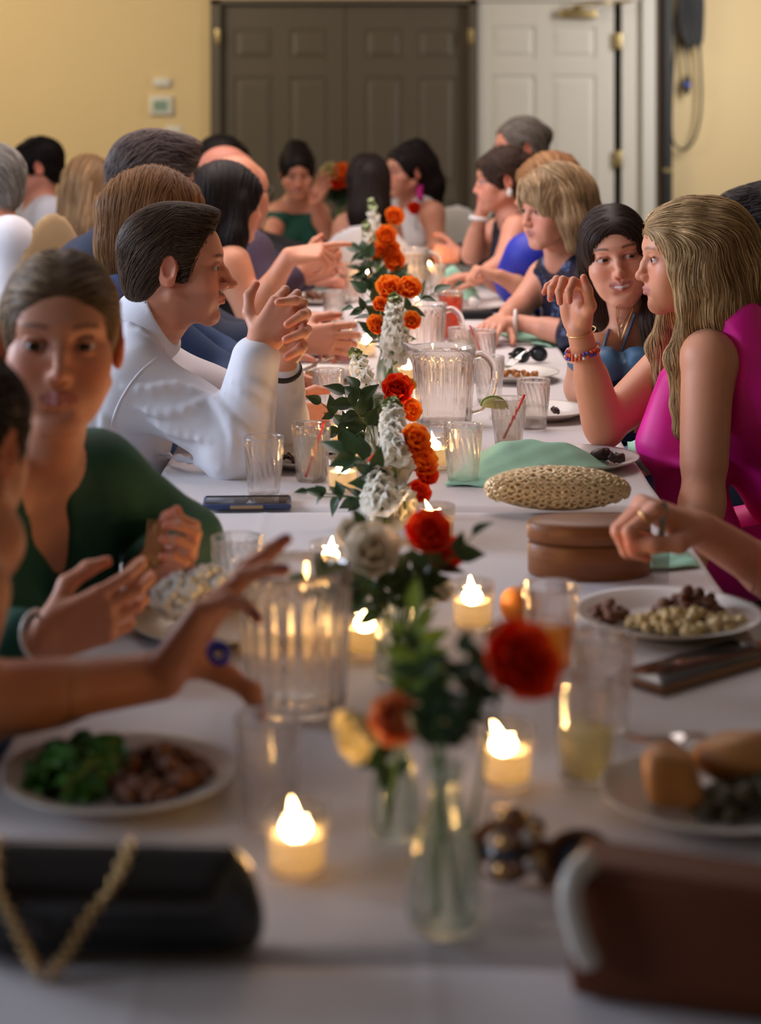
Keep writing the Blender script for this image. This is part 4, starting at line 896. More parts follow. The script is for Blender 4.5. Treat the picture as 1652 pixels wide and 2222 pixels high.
# --- the rest of the right-hand row
def women_right():
    p = Person('strawberry blonde guest in a royal blue dress beyond the woman in sequins', skin=(0.701, 0.332, 0.213), qh=.006, qb=.014)
    p.head(P(1188, 412, 6.75), (-1, -.1, -.1), (0, 0, 1), 1.05)
    p.torso(P(1178, 505, 6.75), P(1150, 535, 6.90), P(1182, 540, 6.60), A(.78, 6.75, .56), 1.05, 1.0, fwd=(-1, -.3, .1))
    p.arm('L', P(1165, 640, 6.5), P(1085, 600, 6.46), (-.9, 0, .3), (-.2, 0, -1), curl=FIST, qh=.005); p.arm('R', P(1100, 620, 6.95), P(1050, 600, 6.8), (-1, 0, 0), (0, 0, -1), curl=relaxed(), qh=.006)
    bare(p, 'RL', .10); crew(p, .10, .04); p.C.cap(P(1150, 560, 6.55), P(1130, 610, 6.6), .09, .09, k=.05); p.cloth('dress', M_ROYAL, .012, lab='royal blue dress'); seat_legs(p, (-1, 0, 0), M_ROYAL, name='skirt'); p.build()
    H = p.scalp(.014, face=(0, .12, -.05, .08, .09, .095), nape=-.08, ear=False); p.hair(H, flow_part(0, .3), (.30, .13, .05), (.42, .22, .09), n=500, length=.09, w=.003, h=.007)
    p = Person('woman with a brown pinned-up bun resting her chin on her hand', skin=(0.701, 0.313, 0.204), qh=.005, qb=.013)
    p.head(P(1090, 390, 7.30), (-1, -.12, -.08), (0, 0, 1), 1.0)
    p.torso(P(1110, 470, 7.32), P(1085, 500, 7.48), P(1120, 498, 7.16), A(.66, 7.35, .56), .92, .9, fwd=(-1, -.3, .1))
    p.arm('R', P(1024, 552, 7.38), P(1044, 466, 7.30), (.12, 0, 1), (.9, -.3, .1), curl=((.9, 1.0, .6),) * 4, qh=.005); p.arm('L', P(1093, 575, 7.05), P(1040, 600, 7.0), (-1, 0, 0), (0, 0, -1), curl=relaxed(), qh=.006)
    bare(p); crew(p, .10, .05); p.cloth('dress', M_NAVY, .012); seat_legs(p, (-1, 0, 0), M_NAVY, name='skirt'); p.build()
    p.band(P(1041, 474, 7.30), (.12, 0, 1), .034, .008, mat('white_band', (.75, .72, .7), rough=.5), 'bracelet')
    V, Q = uv_np(.011, 10, 8); p.mesh('earring', V * A(1, 1, 1.6) + p.L(-.082, -.01, -.045), Q, mat('pearl_drop', (.85, .8, .72), rough=.2))
    H = p.scalp(.010, face=(0, .108, -.045, .074, .08, .10), nape=-.06); H.ell(p.L(0, -.10, .02), A(.062, .055, .058), p.hR, .03)
    p.hair(H, flow_to((0, -.13, .03)), (.040, .022, .015), (.07, .04, .025), n=600, length=.09, w=.0025, h=.007)
    p = Person('older man with slicked-back grey hair in a black suit at the far right', skin=(0.679, 0.276, 0.173), qh=.006, qb=.015, female=False, full=1.05, brow=(.2, .18, .16))
    p.head(P(1128, 322, 8.05), (-1, -.25, -.08), (0, 0, 1), 1.05)
    p.torso(P(1152, 402, 8.08), P(1118, 440, 8.28), P(1160, 445, 7.88), A(.72, 8.1, .56), 1.1, fwd=(-1, -.2, 0))
    p.arm('L', P(1098, 560, 7.85), P(1000, 552, 7.82), (-1, 0, .05), (0, 1, -.2), curl=FIST, sleeve='long', qh=.006); p.arm('R', P(1060, 555, 8.3), P(988, 550, 8.05), (-.9, -.5, .05), (.2, -1, 0), curl=FIST, sleeve='long', qh=.006)
    crew(p, .08, .05); p.cloth('suit_jacket', M_BLACK, .014); seat_legs(p, (-1, 0, 0), M_BLACK); p.build()
    H = p.scalp(.010, face=(0, .095, -.045, .078, .085, .115), nape=-.05); H.ell(p.L(0, -.105, .045), A(.04, .035, .035), p.hR, .02); p.hair(H, flow_back, (.16, .125, .09), (.3, .27, .23), n=500, length=.08, w=.003, h=.007)
    G = [p.L(x * .031, .092, 0) for x in (-1, 1)]
    for g_ in G: p.band(g_, p.hR[:, 1], .021, .0025, M_LEATHER, 'eyeglass_rim')
    p = Person('dark-haired bearded man behind the woman in pink at the right edge', skin=(0.633, 0.285, 0.173), qh=.0042, qb=.013, female=False, brow=(.02, .014, .012))
    p.head(P(1660, 512, 4.95), (-1, .22, -.12), (0, 0, 1), 1.06)
    p.torso(P(1690, 660, 5.0), P(1640, 720, 5.2), P(1690, 720, 4.82), A(1.36, 5.18, .56), 1.05, fwd=(-1, 0, 0))
    p.arm('L', P(1640, 930, 4.78), P(1560, 980, 4.85), (-1, 0, 0), (0, 0, -1), curl=relaxed(), sleeve='long'); p.arm('R', P(1600, 900, 5.3), P(1540, 950, 5.1), (-1, 0, 0), (0, 0, -1), curl=relaxed(), sleeve='long')
    crew(p, .085, .05); p.cloth('shirt', M_GREY, .012); seat_legs(p, (.1, 1, 0), M_DARKT); p.build()
    H = p.scalp(.012, face=(0, .112, -.048, .078, .085, .100), nape=-.065); H.ell(p.L(0, .055, .085), A(.06, .05, .03), p.hR, .03)
    p.hair(H, flow_back, DARK, (.028, .02, .018), n=1300, length=.07, w=.0018, h=.005, jit=.5, lift=.004)
    Bd = SDF(); c, R = p.hc, p.hR
    for x in (-1, 1): Bd.chain([p.L(x * .073, .010, -.030), p.L(x * .062, .020, -.070), p.L(x * .030, .066, -.102)], [.013, .018, .022], k=.02)
    Bd.ell(p.L(0, .074, -.105), A(.032, .024, .026), R, .02); Bd.ell(p.L(0, .095, -.053), A(.028, .010, .006), R, .006); p.hair(Bd, lambda q: np.tile(A(0, .2, -1), (len(q), 1)), DARK, (.03, .02, .017), n=600, length=.03, steps=6, w=.0016, h=.005, name='beard', seed=3)
    p = Person('guest at the near right edge lowering a fork to a plate, mostly beyond the frame', skin=(0.679, 0.304, 0.188), qh=.005, qb=.013)
    p.head(P(2010, 720, 2.95), (-1, .1, -.25), (0, 0, 1), 1.0)
    p.torso(P(2030, 960, 2.98), P(1960, 1030, 3.16), P(2010, 1040, 2.80), A(.98, 3.02, .56), 1.0, .9, fwd=(-1, 0, .1))
    wr = P(1520, 1150, 2.90); p.arm('R', P(1815, 1330, 2.98), wr, (-.80, -.28, .40), (-.55, -.15, -.9), curl=((1.0, 1.3, .8), (1.1, 1.35, .8), (1.2, 1.4, .7), (1.3, 1.4, .7)), thumb=((.62, .62, .40), (.92, -.10, .42), (.82, -.45, .40)), qh=.0036, hs=1.16, up=1.15)
    p.arm('L', P(1890, 1400, 2.78), P(1750, 1420, 2.72), (-1, 0, 0), (0, 0, -1), curl=relaxed(), qh=.006); p.cloth('dress', M_PLUM, .013); seat_legs(p, (-1, 0, 0), M_PLUM, name='skirt'); p.build()
    p.band(wr + A(-.094, -.068, .031), (-.81, -.25, -.53), .0122, .0026, M_GOLD, 'ring', lab='gold ring')
    H = p.scalp(.012, nape=None, ear=False); H.chain([p.L(0, -.07, 0), p.L(0, -.08, -.12)], [.08, .07], k=.03); p.hair(H, flow_part(), BROWN, n=300, length=.1, w=.003, h=.008)

# --- the rest of the left-hand row
def row_left():
    p = Person('man with straight auburn hair over his ears in a blue jacket, fist on the table', skin=(0.656, 0.285, 0.173), qh=.0042, qb=.012, female=False)
    p.head(P(346, 482, 4.72), (1, .16, -.05), (0, 0, 1), 1.07)
    p.torso(P(285, 612, 4.74), P(262, 668, 4.60), P(290, 660, 4.92), A(-.86, 4.74, .56), 1.05, fwd=(1, .1, 0))
    p.arm('R', P(475, 838, 4.66), P(594, 905, 4.36), (1, -.06, -.10), (.1, .9, -.45), curl=((.75, 1.1, .6), (.9, 1.2, .6), (1.0, 1.2, .6), (1.1, 1.2, .6)), thumb=((.55, .75, .3), (.9, .45, .1), (1, .05, 0)), sleeve='1.72', qh=.0036, hs=1.08, sl_r=.004)
    p.arm('L', P(480, 800, 5.0), P(560, 830, 4.85), (1, 0, 0), (0, 0, -1), curl=relaxed(), sleeve='long'); p.C.noise(.002, 25, 2)
    crew(p, .088, .06); p.cloth('jacket', M_DENIM, .010, lab='blue jacket'); seat_legs(p, (1, 0, 0), M_DARKT); p.build()
    H = p.scalp(.014, face=(0, .118, -.060, .078, .088, .105), nape=None, ear=False)
    for x in (-1, 1): H.chain([p.L(x * .070, -.005, .02), p.L(x * .083, -.015, -.05), p.L(x * .07, -.04, -.11)], [.028, .026, .014], k=.03)
    H.chain([p.L(0, -.07, .02), p.L(0, -.080, -.06), p.L(0, -.088, -.105), p.L(.0, -.115, -.118)], [.08, .062, .045, .014], k=.03)
    def fl(q):
        d = flow_part(.0, .15)(q); d[:, 1] += np.where((q[:, 1] > .02) & (q[:, 2] > .02), .5, -.12); return d
    p.hair(H, fl, (.14, .058, .020), (.30, .145, .055), n=4000, length=.11, w=.0009, h=.005, lift=.003, jit=.14)
    p = Person('man with tousled grey-brown hair in a navy suit jacket and white collar', skin=(0.656, 0.285, 0.181), qh=.005, qb=.013, female=False)
    p.head(P(340, 398, 5.38), (1, .1, -.05), (0, 0, 1), 1.08)
    p.torso(P(262, 510, 5.42), P(228, 562, 5.22), P(255, 555, 5.62), A(-.98, 5.42, .56), 1.12, fwd=(1, 0, 0))
    p.arm('R', P(470, 770, 5.18), P(640, 737, 5.14), (1, -.02, .02), (.1, 1, -.2), curl=((.4, .7, .5),) * 4, sleeve='1.78', qh=.0042, hs=1.1, thumb=((.6, .7, .4), (.9, .2, .3), (.95, .05, .2)), sl_r=.010)
    p.arm('L', P(480, 730, 5.55), P(600, 760, 5.45), (1, 0, 0), (0, 0, -1), curl=relaxed(), sleeve='long'); crew(p, .088, .06); p.cloth('suit_jacket', M_NAVY, .012); 
    K = SDF(); ax = unit(p.L(0, -.01, -.06) - p.neck); K.cap(p.neck, p.neck + ax * .06, .084, .074, k=0); K.cap(p.neck - ax * .02, p.neck + ax * .09, .072, .068, k=.003, op=1); K.plane(p.neck + ax * .055, ax + A(.5, 0, 0)); K.plane(p.neck - ax * .01, -ax - A(.3, 0, 0)); p.cloth('collar', M_SHIRT, .006, S=K)
    seat_legs(p, (1, 0, 0), M_NAVY); p.build()
    H = p.scalp(.016, face=(0, .118, -.060, .078, .083, .108), nape=-.085); H.ell(p.L(0, .045, .095), A(.06, .07, .03), p.hR, .03)
    p.hair(H, flow_back, (.075, .048, .040), (.17, .13, .115), n=3000, length=.07, w=.0010, h=.006, jit=.45, lift=.006)
    p = Person('woman with straight black hair and bare arms pointing across the table', skin=(0.656, 0.285, 0.165), qh=.0046, qb=.013)
    p.head(P(497, 440, 6.02), (.85, .5, -.1), (0, 0, 1), 1.04)
    p.torso(P(482, 545, 6.02), P(505, 572, 5.90), P(455, 570, 6.18), A(-.72, 6.05, .56), .95, .8, fwd=(.95, .3, 0))
    p.arm('R', P(548, 690, 5.86), P(628, 556, 5.84), (.95, 0, .12), (.3, .5, -.8), curl=((.08, .1, .1), (.8, 1.1, .6), (1, 1.2, .6), (1.1, 1.2, .6)), thumb=((.7, .5, .4), (.9, .2, .2), (1, 0, 0)), qh=.0042, up=1.12, hs=1.05)
    p.arm('L', P(560, 690, 6.25), P(660, 690, 6.1), (1, 0, 0), (0, 0, -1), curl=relaxed(), qh=.006); bare(p); p.cloth('dress', M_BLACK, .012); seat_legs(p, (1, 0, 0), M_BLACK, name='skirt'); p.build()
    H = p.scalp(.012, nape=None, ear=False)
    for x in (-1, 1): H.chain([p.L(x * .07, -.0, .0), p.L(x * .08, -.015, -.10), p.L(x * .08, -.03, -.22), p.L(x * .06, -.04, -.30)], [.032, .038, .036, .02], k=.03)
    H.chain([p.L(0, -.07, .02), p.L(0, -.09, -.12), p.L(0, -.10, -.28), p.L(0, -.1, -.34)], [.08, .078, .07, .03], k=.03)
    p.hair(H, flow_part(), DARK, (.018, .014, .014), n=1000, length=.14, w=.002, h=.007, jit=.1)
    p = Person('bald man with dark glasses in a plum jacket, hands together over the table', skin=(0.633, 0.267, 0.157), qh=.0046, qb=.013, female=False)
    p.head(P(520, 418, 6.65), (.72, .70, -.05), (0, 0, 1), 1.10)
    p.torso(P(505, 512, 6.62), P(545, 548, 6.48), P(450, 540, 6.8), A(-.82, 6.7, .56), 1.1, fwd=(.9, .3, 0))
    p.arm('R', P(588, 640, 6.40), P(648, 592, 6.40), (.85, .05, .3), (0, 1, 0), curl=relaxed(.8), sleeve='1.8', qh=.005, hs=1.12); p.arm('L', P(600, 620, 6.7), P(670, 600, 6.55), (.8, -.3, .4), (0, -1, .2), curl=relaxed(.6), sleeve='1.8', qh=.005)
    crew(p, .088, .06); p.cloth('jacket', M_PLUM, .013); seat_legs(p, (1, 0, 0), M_DARKT); p.build()
    for x in (-1, 1):
        p.band(p.L(x * .033, .094, .0), p.hR[:, 1], .022, .003, M_LEATHER, 'eyeglass_rim'); V, Q = tube_np([p.L(x * .056, .090, .004), p.L(x * .080, .05, .008), p.L(x * .082, -.01, .008)], .0032, 6); p.mesh('eyeglass_temple', V, Q, M_LEATHER)
    for k_, (lab, c, sh, skin, bald) in enumerate((('bald man with a sunburnt scalp behind the man with glasses', P(497, 388, 7.35), 0, (.60, .23, .15), True), ('dark-haired man furthest down the left side of the table', P(488, 366, 8.0), 0, (.5, .28, .2), False))):
        Y = c[1]; p = Person(lab, skin=skin, qh=.006, qb=.015, female=False); p.head(c, (.9, .4, 0), (0, 0, 1), 1.08); h = A(-.80, Y, .56)
        p.torso(c + A(-.06, .02, -.20), c + A(.0, -.17, -.27), c + A(-.06, .18, -.26), h, 1.05, fwd=(1, .1, 0))
        p.arm('R', A(-.42, Y - .2, .82), A(-.25, Y - .2, .80), (1, 0, 0), (0, 0, -1), curl=relaxed(), sleeve='long', qh=.008); p.arm('L', A(-.45, Y + .2, .83), A(-.25, Y + .1, .80), (1, 0, 0), (0, 0, -1), curl=relaxed(), sleeve='long', qh=.008)
        crew(p, .088, .06); p.cloth('shirt', M_BLACK if not bald else M_NAVY, .015); seat_legs(p, (1, 0, 0), M_DARKT); SEATS.pop(); p.build()
        if not bald: H = p.scalp(.012, nape=-.06); p.hair(H, flow_back, DARK, n=250, length=.07, w=.003, h=.008)

# --- guests further off: the table at the back left, and the far end
def far_guests():
    p = Person('man with short dark hair in a white shirt at the back left table', skin=(0.701, 0.304, 0.196), qh=.006, qb=.015, female=False)
    p.head(P(78, 362, 8.5), (-1, -.2, -.1), (0, 0, 1), 1.06); h = P(90, 560, 8.5) * A(1, 1, 0) + A(.08, 0, .56)
    p.torso(P(88, 440, 8.52), P(55, 468, 8.72), P(112, 466, 8.30), h, 1.08, fwd=(-1, 0, 0)); p.arm('L', P(90, 560, 8.2), P(30, 570, 8.2), (-1, 0, 0), (0, 0, -1), curl=relaxed(), sleeve='1.3', qh=.008); p.arm('R', P(40, 560, 8.8), P(0, 570, 8.6), (-1, 0, 0), (0, 0, -1), curl=relaxed(), sleeve='1.3', qh=.008)
    crew(p, .09, .06); p.cloth('shirt', M_SHIRT, .014); seat_legs(p, (-1, 0, 0), M_DARKT); p.build(); H = p.scalp(.009, nape=-.05); p.hair(H, flow_back, DARK, n=400, length=.06, w=.003, h=.007)
    p = Person('woman with long light brown hair seen from behind at the back left', skin=(0.679, 0.313, 0.196), qh=.006, qb=.014)
    p.head(P(188, 412, 7.42), (-.55, .85, 0), (0, 0, 1), 1.09); h = A(*(P(160, 600, 7.47)[:2]), .56)
    p.torso(P(178, 505, 7.44), P(235, 545, 7.54), P(110, 545, 7.37), h, .95, fwd=(-.4, .9, 0)); p.arm('R', P(250, 660, 7.6), P(230, 690, 7.8), (0, 1, 0), (0, 0, -1), curl=relaxed(), qh=.008); p.arm('L', P(80, 660, 7.42), P(60, 690, 7.6), (0, 1, 0), (0, 0, -1), curl=relaxed(), qh=.008)
    bare(p); p.cloth('dress', M_GREY, .014); seat_legs(p, (-.5, .8, 0), M_GREY, name='skirt'); p.build()
    H = p.scalp(.012, nape=None, ear=False); H.chain([p.L(0, -.06, .02), p.L(0, -.09, -.12), p.L(.03, -.12, -.27), p.L(.08, -.12, -.36)], [.09, .095, .085, .04], k=.03)
    for x in (-1, 1): H.chain([p.L(x * .07, -.0, .0), p.L(x * .085, -.02, -.12), p.L(x * .08, -.04, -.25)], [.035, .04, .025], k=.03)
    p.hair(H, flow_part(0, .6), (.22, .11, .045), (.44, .27, .13), n=900, length=.15, w=.0026, h=.007, jit=.12)
    p = Person('grey-haired guest in a white shirt cut by the left edge', skin=(0.679, 0.304, 0.196), qh=.006, qb=.014, female=False)
    p.head(P(-28, 400, 6.3), (-1, .1, -.05), (0, 0, 1), 1.06); h = A(*(P(-48, 600, 6.3)[:2]), .56)
    p.torso(P(-8, 495, 6.32), P(-30, 520, 6.52), P(22, 520, 6.1), h, 1.1, fwd=(-1, 0, 0)); p.arm('L', P(10, 650, 6.05), P(-60, 660, 6.05), (-1, 0, 0), (0, 0, -1), curl=relaxed(), sleeve='1.3', qh=.008); p.arm('R', P(-60, 640, 6.6), P(-120, 650, 6.5), (-1, 0, 0), (0, 0, -1), curl=relaxed(), sleeve='1.3', qh=.008)
    crew(p, .09, .06); p.cloth('shirt', M_SHIRT, .013); seat_legs(p, (-.92, .40, 0), M_DARKT, seat='tan'); p.build(); H = p.scalp(.010, nape=-.06); p.hair(H, flow_back, (.25, .23, .2), n=300, length=.06, w=.003, h=.007)
    p = Person('dark-haired bridesmaid in an off-shoulder green gown facing down the table, hand lifted', skin=(0.679, 0.295, 0.173), qh=.0058, qb=.013, smile=.6, brow=(.03, .02, .015))
    p.head(P(645, 372, 9.0), (.12, -1, -.28), (0, 0, 1), 1.0)
    p.torso(P(646, 430, 9.08), P(603, 462, 9.06), P(692, 462, 9.10), A(*(P(645, 560, 9.25)[:2]), .56), .92, .95, fwd=(.05, -1, 0))
    p.arm('L', P(712, 505, 8.9), P(682, 438, 8.74), (.45, -.1, .9), (.2, -1, .2), curl=relaxed(.5), qh=.005); p.arm('R', P(585, 520, 8.95), P(640, 560, 8.7), (1, 0, 0), (0, 0, -1), curl=relaxed(), qh=.006)
    p.C.plane(P(645, 464, 9.0), (0, 0, 1), .01); p.C.ell(P(600, 474, 9.04), A(.065, .06, .045), None, .02); p.C.ell(P(694, 474, 9.08), A(.065, .06, .045), None, .02); p.cloth('gown', M_GREEN, .012); seat_legs(p, (0, -1, 0), M_GREEN, name='skirt', span=.30); p.build()
    H = p.scalp(.009, face=(0, .105, -.04, .067, .078, .095), nape=-.06, ear=False); H.ell(p.L(0, -.06, .10), A(.05, .05, .035), p.hR, .02); p.hair(H, flow_part(0, .8), DARK, (.03, .02, .016), n=400, length=.08, w=.003, h=.007)
    p = Person('guest with long straight dark hair seen from behind at the far end', skin=(0.679, 0.313, 0.196), qh=.006, qb=.014)
    p.head(P(797, 398, 8.25), (-.12, 1, -.02), (0, 0, 1), 1.02); p.torso(P(797, 462, 8.25), P(842, 490, 8.27), P(752, 490, 8.27), A(*(P(797, 560, 8.2)[:2]), .56), .92, fwd=(0, 1, 0))
    p.arm('R', P(850, 565, 8.35), P(830, 570, 8.55), (0, 1, 0), (0, 0, -1), curl=relaxed(), qh=.008); p.arm('L', P(745, 565, 8.35), P(765, 570, 8.55), (0, 1, 0), (0, 0, -1), curl=relaxed(), qh=.008)
    bare(p); p.cloth('gown', M_GREEN, .013); seat_legs(p, (0, 1, 0), M_GREEN, name='skirt', span=.30, seat='white'); p.build()
    H = p.scalp(.012, nape=None, ear=False); H.chain([p.L(0, -.06, .02), p.L(0, -.09, -.12), p.L(0, -.10, -.22)], [.088, .085, .07], k=.03); p.hair(H, flow_part(0, .6), (.02, .013, .011), (.035, .022, .018), n=700, length=.14, w=.0026, h=.007, jit=.1)
    p = Person('laughing woman in a white gown with half-up dark hair, far end', skin=(0.701, 0.313, 0.196), qh=.0055, qb=.013, smile=.9)
    p.head(P(884, 372, 8.8), (-.86, -.52, .0), (0, 0, 1), 1.02); p.torso(P(893, 435, 8.85), P(845, 462, 8.98), P(940, 462, 8.72), A(*(P(905, 560, 8.95)[:2]), .56), .95, .95, fwd=(-.7, -.7, 0))
    p.arm('L', P(950, 545, 8.66), P(900, 560, 8.5), (-1, 0, 0), (0, 0, -1), curl=relaxed(), qh=.007); p.arm('R', P(820, 540, 8.9), P(800, 560, 8.7), (-1, 0, 0), (0, 0, -1), curl=relaxed(), qh=.007)
    bare(p, 'RL', .10); p.C.cap(P(888, 425, 8.7), P(885, 478, 8.68), .08, .015, k=.01, op=1); p.cloth('gown', M_WHITED, .011, lab='white gown'); seat_legs(p, (-.7, -.7, 0), M_WHITED, name='skirt', span=.30, seat='white'); p.build()
    V, Q = tube_np(spline([P(913, 432, 8.66), P(911, 415, 8.72), P(915, 400, 8.80)], 10), .014, 6); p.mesh('strap', V, Q, M_MAGENTA, 'magenta strap')
    H = p.scalp(.011, face=(0, .110, -.04, .080, .098, .10), nape=None, ear=True); H.ell(p.L(0, -.055, .105), A(.045, .05, .04), p.hR, .03); H.chain([p.L(0, -.07, .02), p.L(0, -.11, -.07), p.L(0, -.14, -.13)], [.085, .075, .04], k=.03)
    p.hair(H, flow_back, (.016, .011, .011), (.03, .022, .022), n=600, length=.10, w=.0028, h=.007)
man_white(); woman_green(); woman_near_left(); woman_pink(); girl_blue(); woman_sequin(); women_right(); row_left(); far_guests()
# ------------------------------------------------------------------ things on the table
G_CLEAR = glassy('clear_plastic', (1, .99, .98), clear=.40, rough=.015); G_VOTIVE = glassy('votive_glass', (1, .98, .95), clear=.55, rough=.01); G_VASE = glassy('vase_glass', (.97, 1, .98), clear=.45)
G_PITCH = glassy('pitcher_plastic', (1, .985, .97), clear=.12, rough=.012, ior=1.49)
def liquid(name, col, clear=.3, dif=.35, dc=None): return glassy(name, col, clear=clear, ior=1.33, diffuse=dif, dcol=dc or col)
L_MILK = liquid('cloudy_lemonade', (.97, .95, .90), clear=.5, dif=.28, dc=(.72, .68, .6)); L_AMBER = liquid('amber_drink', (.98, .55, .06), clear=.45, dif=.25); L_BEER = liquid('red_amber_beer', (.95, .22, .02), clear=.5, dif=.3, dc=(.55, .09, .01))
L_PALE = liquid('pale_yellow_drink', (.97, .92, .62), clear=.5, dif=.25); L_PINK = liquid('pink_drink', (.95, .55, .5), dif=.45, dc=(.7, .4, .36)); L_WATER = liquid('water', (1, 1, 1), clear=.6, dif=.0)
def wax_mat():
    m = bpy.data.materials.new('candle_wax'); m.use_nodes = True; nt = m.node_tree; b = nt.nodes['Principled BSDF']; b.inputs['Base Color'].default_value = (.95, .90, .75, 1); b.inputs['Roughness'].default_value = .5
    tr = nt.nodes.new('ShaderNodeBsdfTranslucent'); tr.inputs[0].default_value = (1, .95, .78, 1); mx = nt.nodes.new('ShaderNodeMixShader'); mx.inputs[0].default_value = .72
    nt.links.new(b.outputs[0], mx.inputs[1]); nt.links.new(tr.outputs[0], mx.inputs[2]); nt.links.new(mx.outputs[0], nt.nodes['Material Output'].inputs['Surface']); return m
M_STRAW = mat('red_straw', (.75, .03, .02), rough=.35); M_LIME = mat('lime_flesh', (.55, .62, .28), rough=.4); M_RIND = mat('lime_rind', (.16, .32, .05), rough=.45)
M_WAX = wax_mat(); M_WICK = mat('wick', (.02, .015, .01)); M_FLAME = emit('flame', (1.0, .62, .24), 55)
M_CERAM = mat('off_white_china', (.66, .62, .56), rough=.3)
def at(o, loc, rz=0): o.location = loc; o.rotation_euler = (0, 0, rz); return o

def pitcher(loc, lab, rz=0, ice=False):
    t = empty('pitcher', loc, lab, 'pitcher', 'clear ribbed pitchers', rz=rz); H = .178; n = 168
    rib = lambda a, z, r: 1 + (.045 * (abs(math.cos(a * 11)) ** .7 - .5) if .010 < z < H - .022 and r > .0625 + .0085 * (z - .012) / (H - .034) else 0)
    pr = [(1e-4, 0), (.058, 0), (.0625, .003), (.0635, .012)] + [(.0635 + .0085 * i / 14, .012 + (H - .034) * i / 14) for i in range(1, 15)] + [(.0735, H - .015), (.0745, H - .003), (.0735, H), (.0715, H - .002), (.0695, H - .02)] + [(.0685 - .0085 * i / 10, H - .026 - (H - .036) * i / 10) for i in range(11)] + [(.055, .008), (1e-4, .008)]
    V, Q = lathe_np(pr, n, rib)
    a = np.arctan2(V[:, 1], V[:, 0]); w = np.exp(-((np.abs(np.abs(a) - math.pi)) / .30) ** 2) * np.clip((V[:, 2] - H + .05) / .05, 0, 1) ** 1.5 * (np.hypot(V[:, 0], V[:, 1]) > .05)
    V[:, 0] -= w * .022; V[:, 2] += w * .012; V[:, 1] *= 1 - w * .25
    obj('jug', (V, Q), G_PITCH, t, True)
    pts = spline([(.066, 0, H - .022), (.090, 0, H - .018), (.112, 0, H - .040), (.116, 0, H - .075), (.108, 0, H - .110), (.088, 0, H - .138), (.064, 0, H - .148)], 26)
    V, Q = tube_np(pts, .0085, 12); V = V * A(1, 1.25, 1); obj('handle', (V, Q), G_PITCH, t, True)
    return t
P_A = T(963, 920); pitcher(P_A, 'clear ribbed pitcher standing right behind the white stock spikes, mid-table')
pitcher(A((640 - CX) * 2.425 / F, 2.425, TZ), 'blurred clear ribbed pitcher nearest the camera, full of candle reflections', rz=2.2)
pitcher(A((912 - CX) * 5.33 / F, 5.33, TZ), 'clear ribbed pitcher beside the tall red-amber beer', rz=.1); pitcher(A((888 - CX) * 7.1 / F, 7.1, TZ), 'farthest clear pitcher behind the orange roses', rz=.2)

def tumbler(loc, lab, liq=None, lev=.5, h=.112, rt=.0385, rb=.0295, name='tumbler', swirl=True, rz=0):
    t = empty(name, loc, lab, 'glass', None, rz=rz)
    R = lambda z: rb + (rt - rb) * z / h
    rib = lambda a, z, r: 1 + (.034 * math.sin(a * 20 + z * 130) * np.clip((z - h * .30) / .02, 0, 1) * np.clip((h * .92 - z) / .01, 0, 1) if swirl and r > R(z) - .001 else 0)
    zs = np.linspace(.003, h, 26); pr = [(1e-4, 0), (rb - .002, 0)] + [(R(z), z) for z in zs] + [(R(h) - .0012, h + .0008)] + [(R(z) - .0022, z) for z in zs[::-1][:24]] + [(rb - .004, .005), (1e-4, .005)]
    obj('cup', lathe_np(pr, 132, rib), G_CLEAR, t, True)
    if liq: obj('liquid', lathe_np([(1e-4, .0055), (rb - .005, .0055), (R(h * lev) - .0034, h * lev), (1e-4, h * lev)], 40), liq, t, True)
    return t
def straw(base, top, lab):
    V, Q = tube_np(np.linspace(0, 1, 12)[:, None] * (top - base) + base, .0026, 8); o = tag(obj('straw', (V - base, Q), M_STRAW, None, True), lab, 'straw'); o.location = base
def cup_at(px, py, lab, **k): return tumbler(T(px, py), lab, **k)
cup_at(573, 1076, 'empty clear swirl tumbler by the elbow of the man in white')
c = T(676, 1043); tumbler(c, 'swirl tumbler of cloudy lemonade with a red straw, left of the candle', L_MILK, .80); straw(c + A(-.010, -.022, .012), P(704, 914, c[1] - .028), 'red straw in the cloudy lemonade left of the candle')
cup_at(713, 905, 'clear empty tumbler near the orange-lit fist'); cup_at(748, 785, 'pink drink tumbler held by the man in navy', liq=L_PINK, lev=.62)
cup_at(1005, 1046, 'clear swirl tumbler touching the green napkin, in front of the mid-table pitcher')
c = T(1104, 968); tumbler(c, 'short cloudy drink with a lime wedge and red straw', L_MILK, .52, h=.104); straw(c + A(-.012, -.021, .02), P(1139, 856, c[1] - .028), 'red straw beside the lime wedge')
t = empty('lime_wedge', P(1072, 882, c[1] - .008), 'pale lime wedge on the rim of the short drink', 'lime')
S = SDF(); S.ell((0, 0, 0), (.029, .011, .022), None, 0); S.plane((0, 0, -.004), (0, 0, -1), .003); obj('flesh', S.net(A(-.035, -.016, -.03), A(.035, .016, .03), .003), M_LIME, t, True)
S = SDF(); S.ell((0, 0, 0), (.031, .009, .024), None, 0); S.ell((0, 0, -.001), (.0285, .02, .0215), None, .001, 1); S.plane((0, 0, -.004), (0, 0, -1), .002); obj('rind', S.net(A(-.035, -.016, -.03), A(.035, .016, .03), .002), M_RIND, t, True); t.rotation_euler = (0, .15, .2)
cup_at(1158, 930, 'clear swirl tumbler half full beside the plate, behind the lime drink', liq=L_WATER, lev=.45)
c = T(1048, 806); tumbler(c, 'clear tumbler with a leaning red straw before the knife', L_WATER, .3); straw(c + A(.01, -.008, .01), P(1020, 706, c[1] - .02), 'red straw leaning left in the tumbler before the knife')
cup_at(1062, 872, 'clear tumbler seen through the handle of the mid-table pitcher'); cup_at(1002, 800, 'frosty tumbler behind the second pitcher handle', liq=L_MILK, lev=.7)
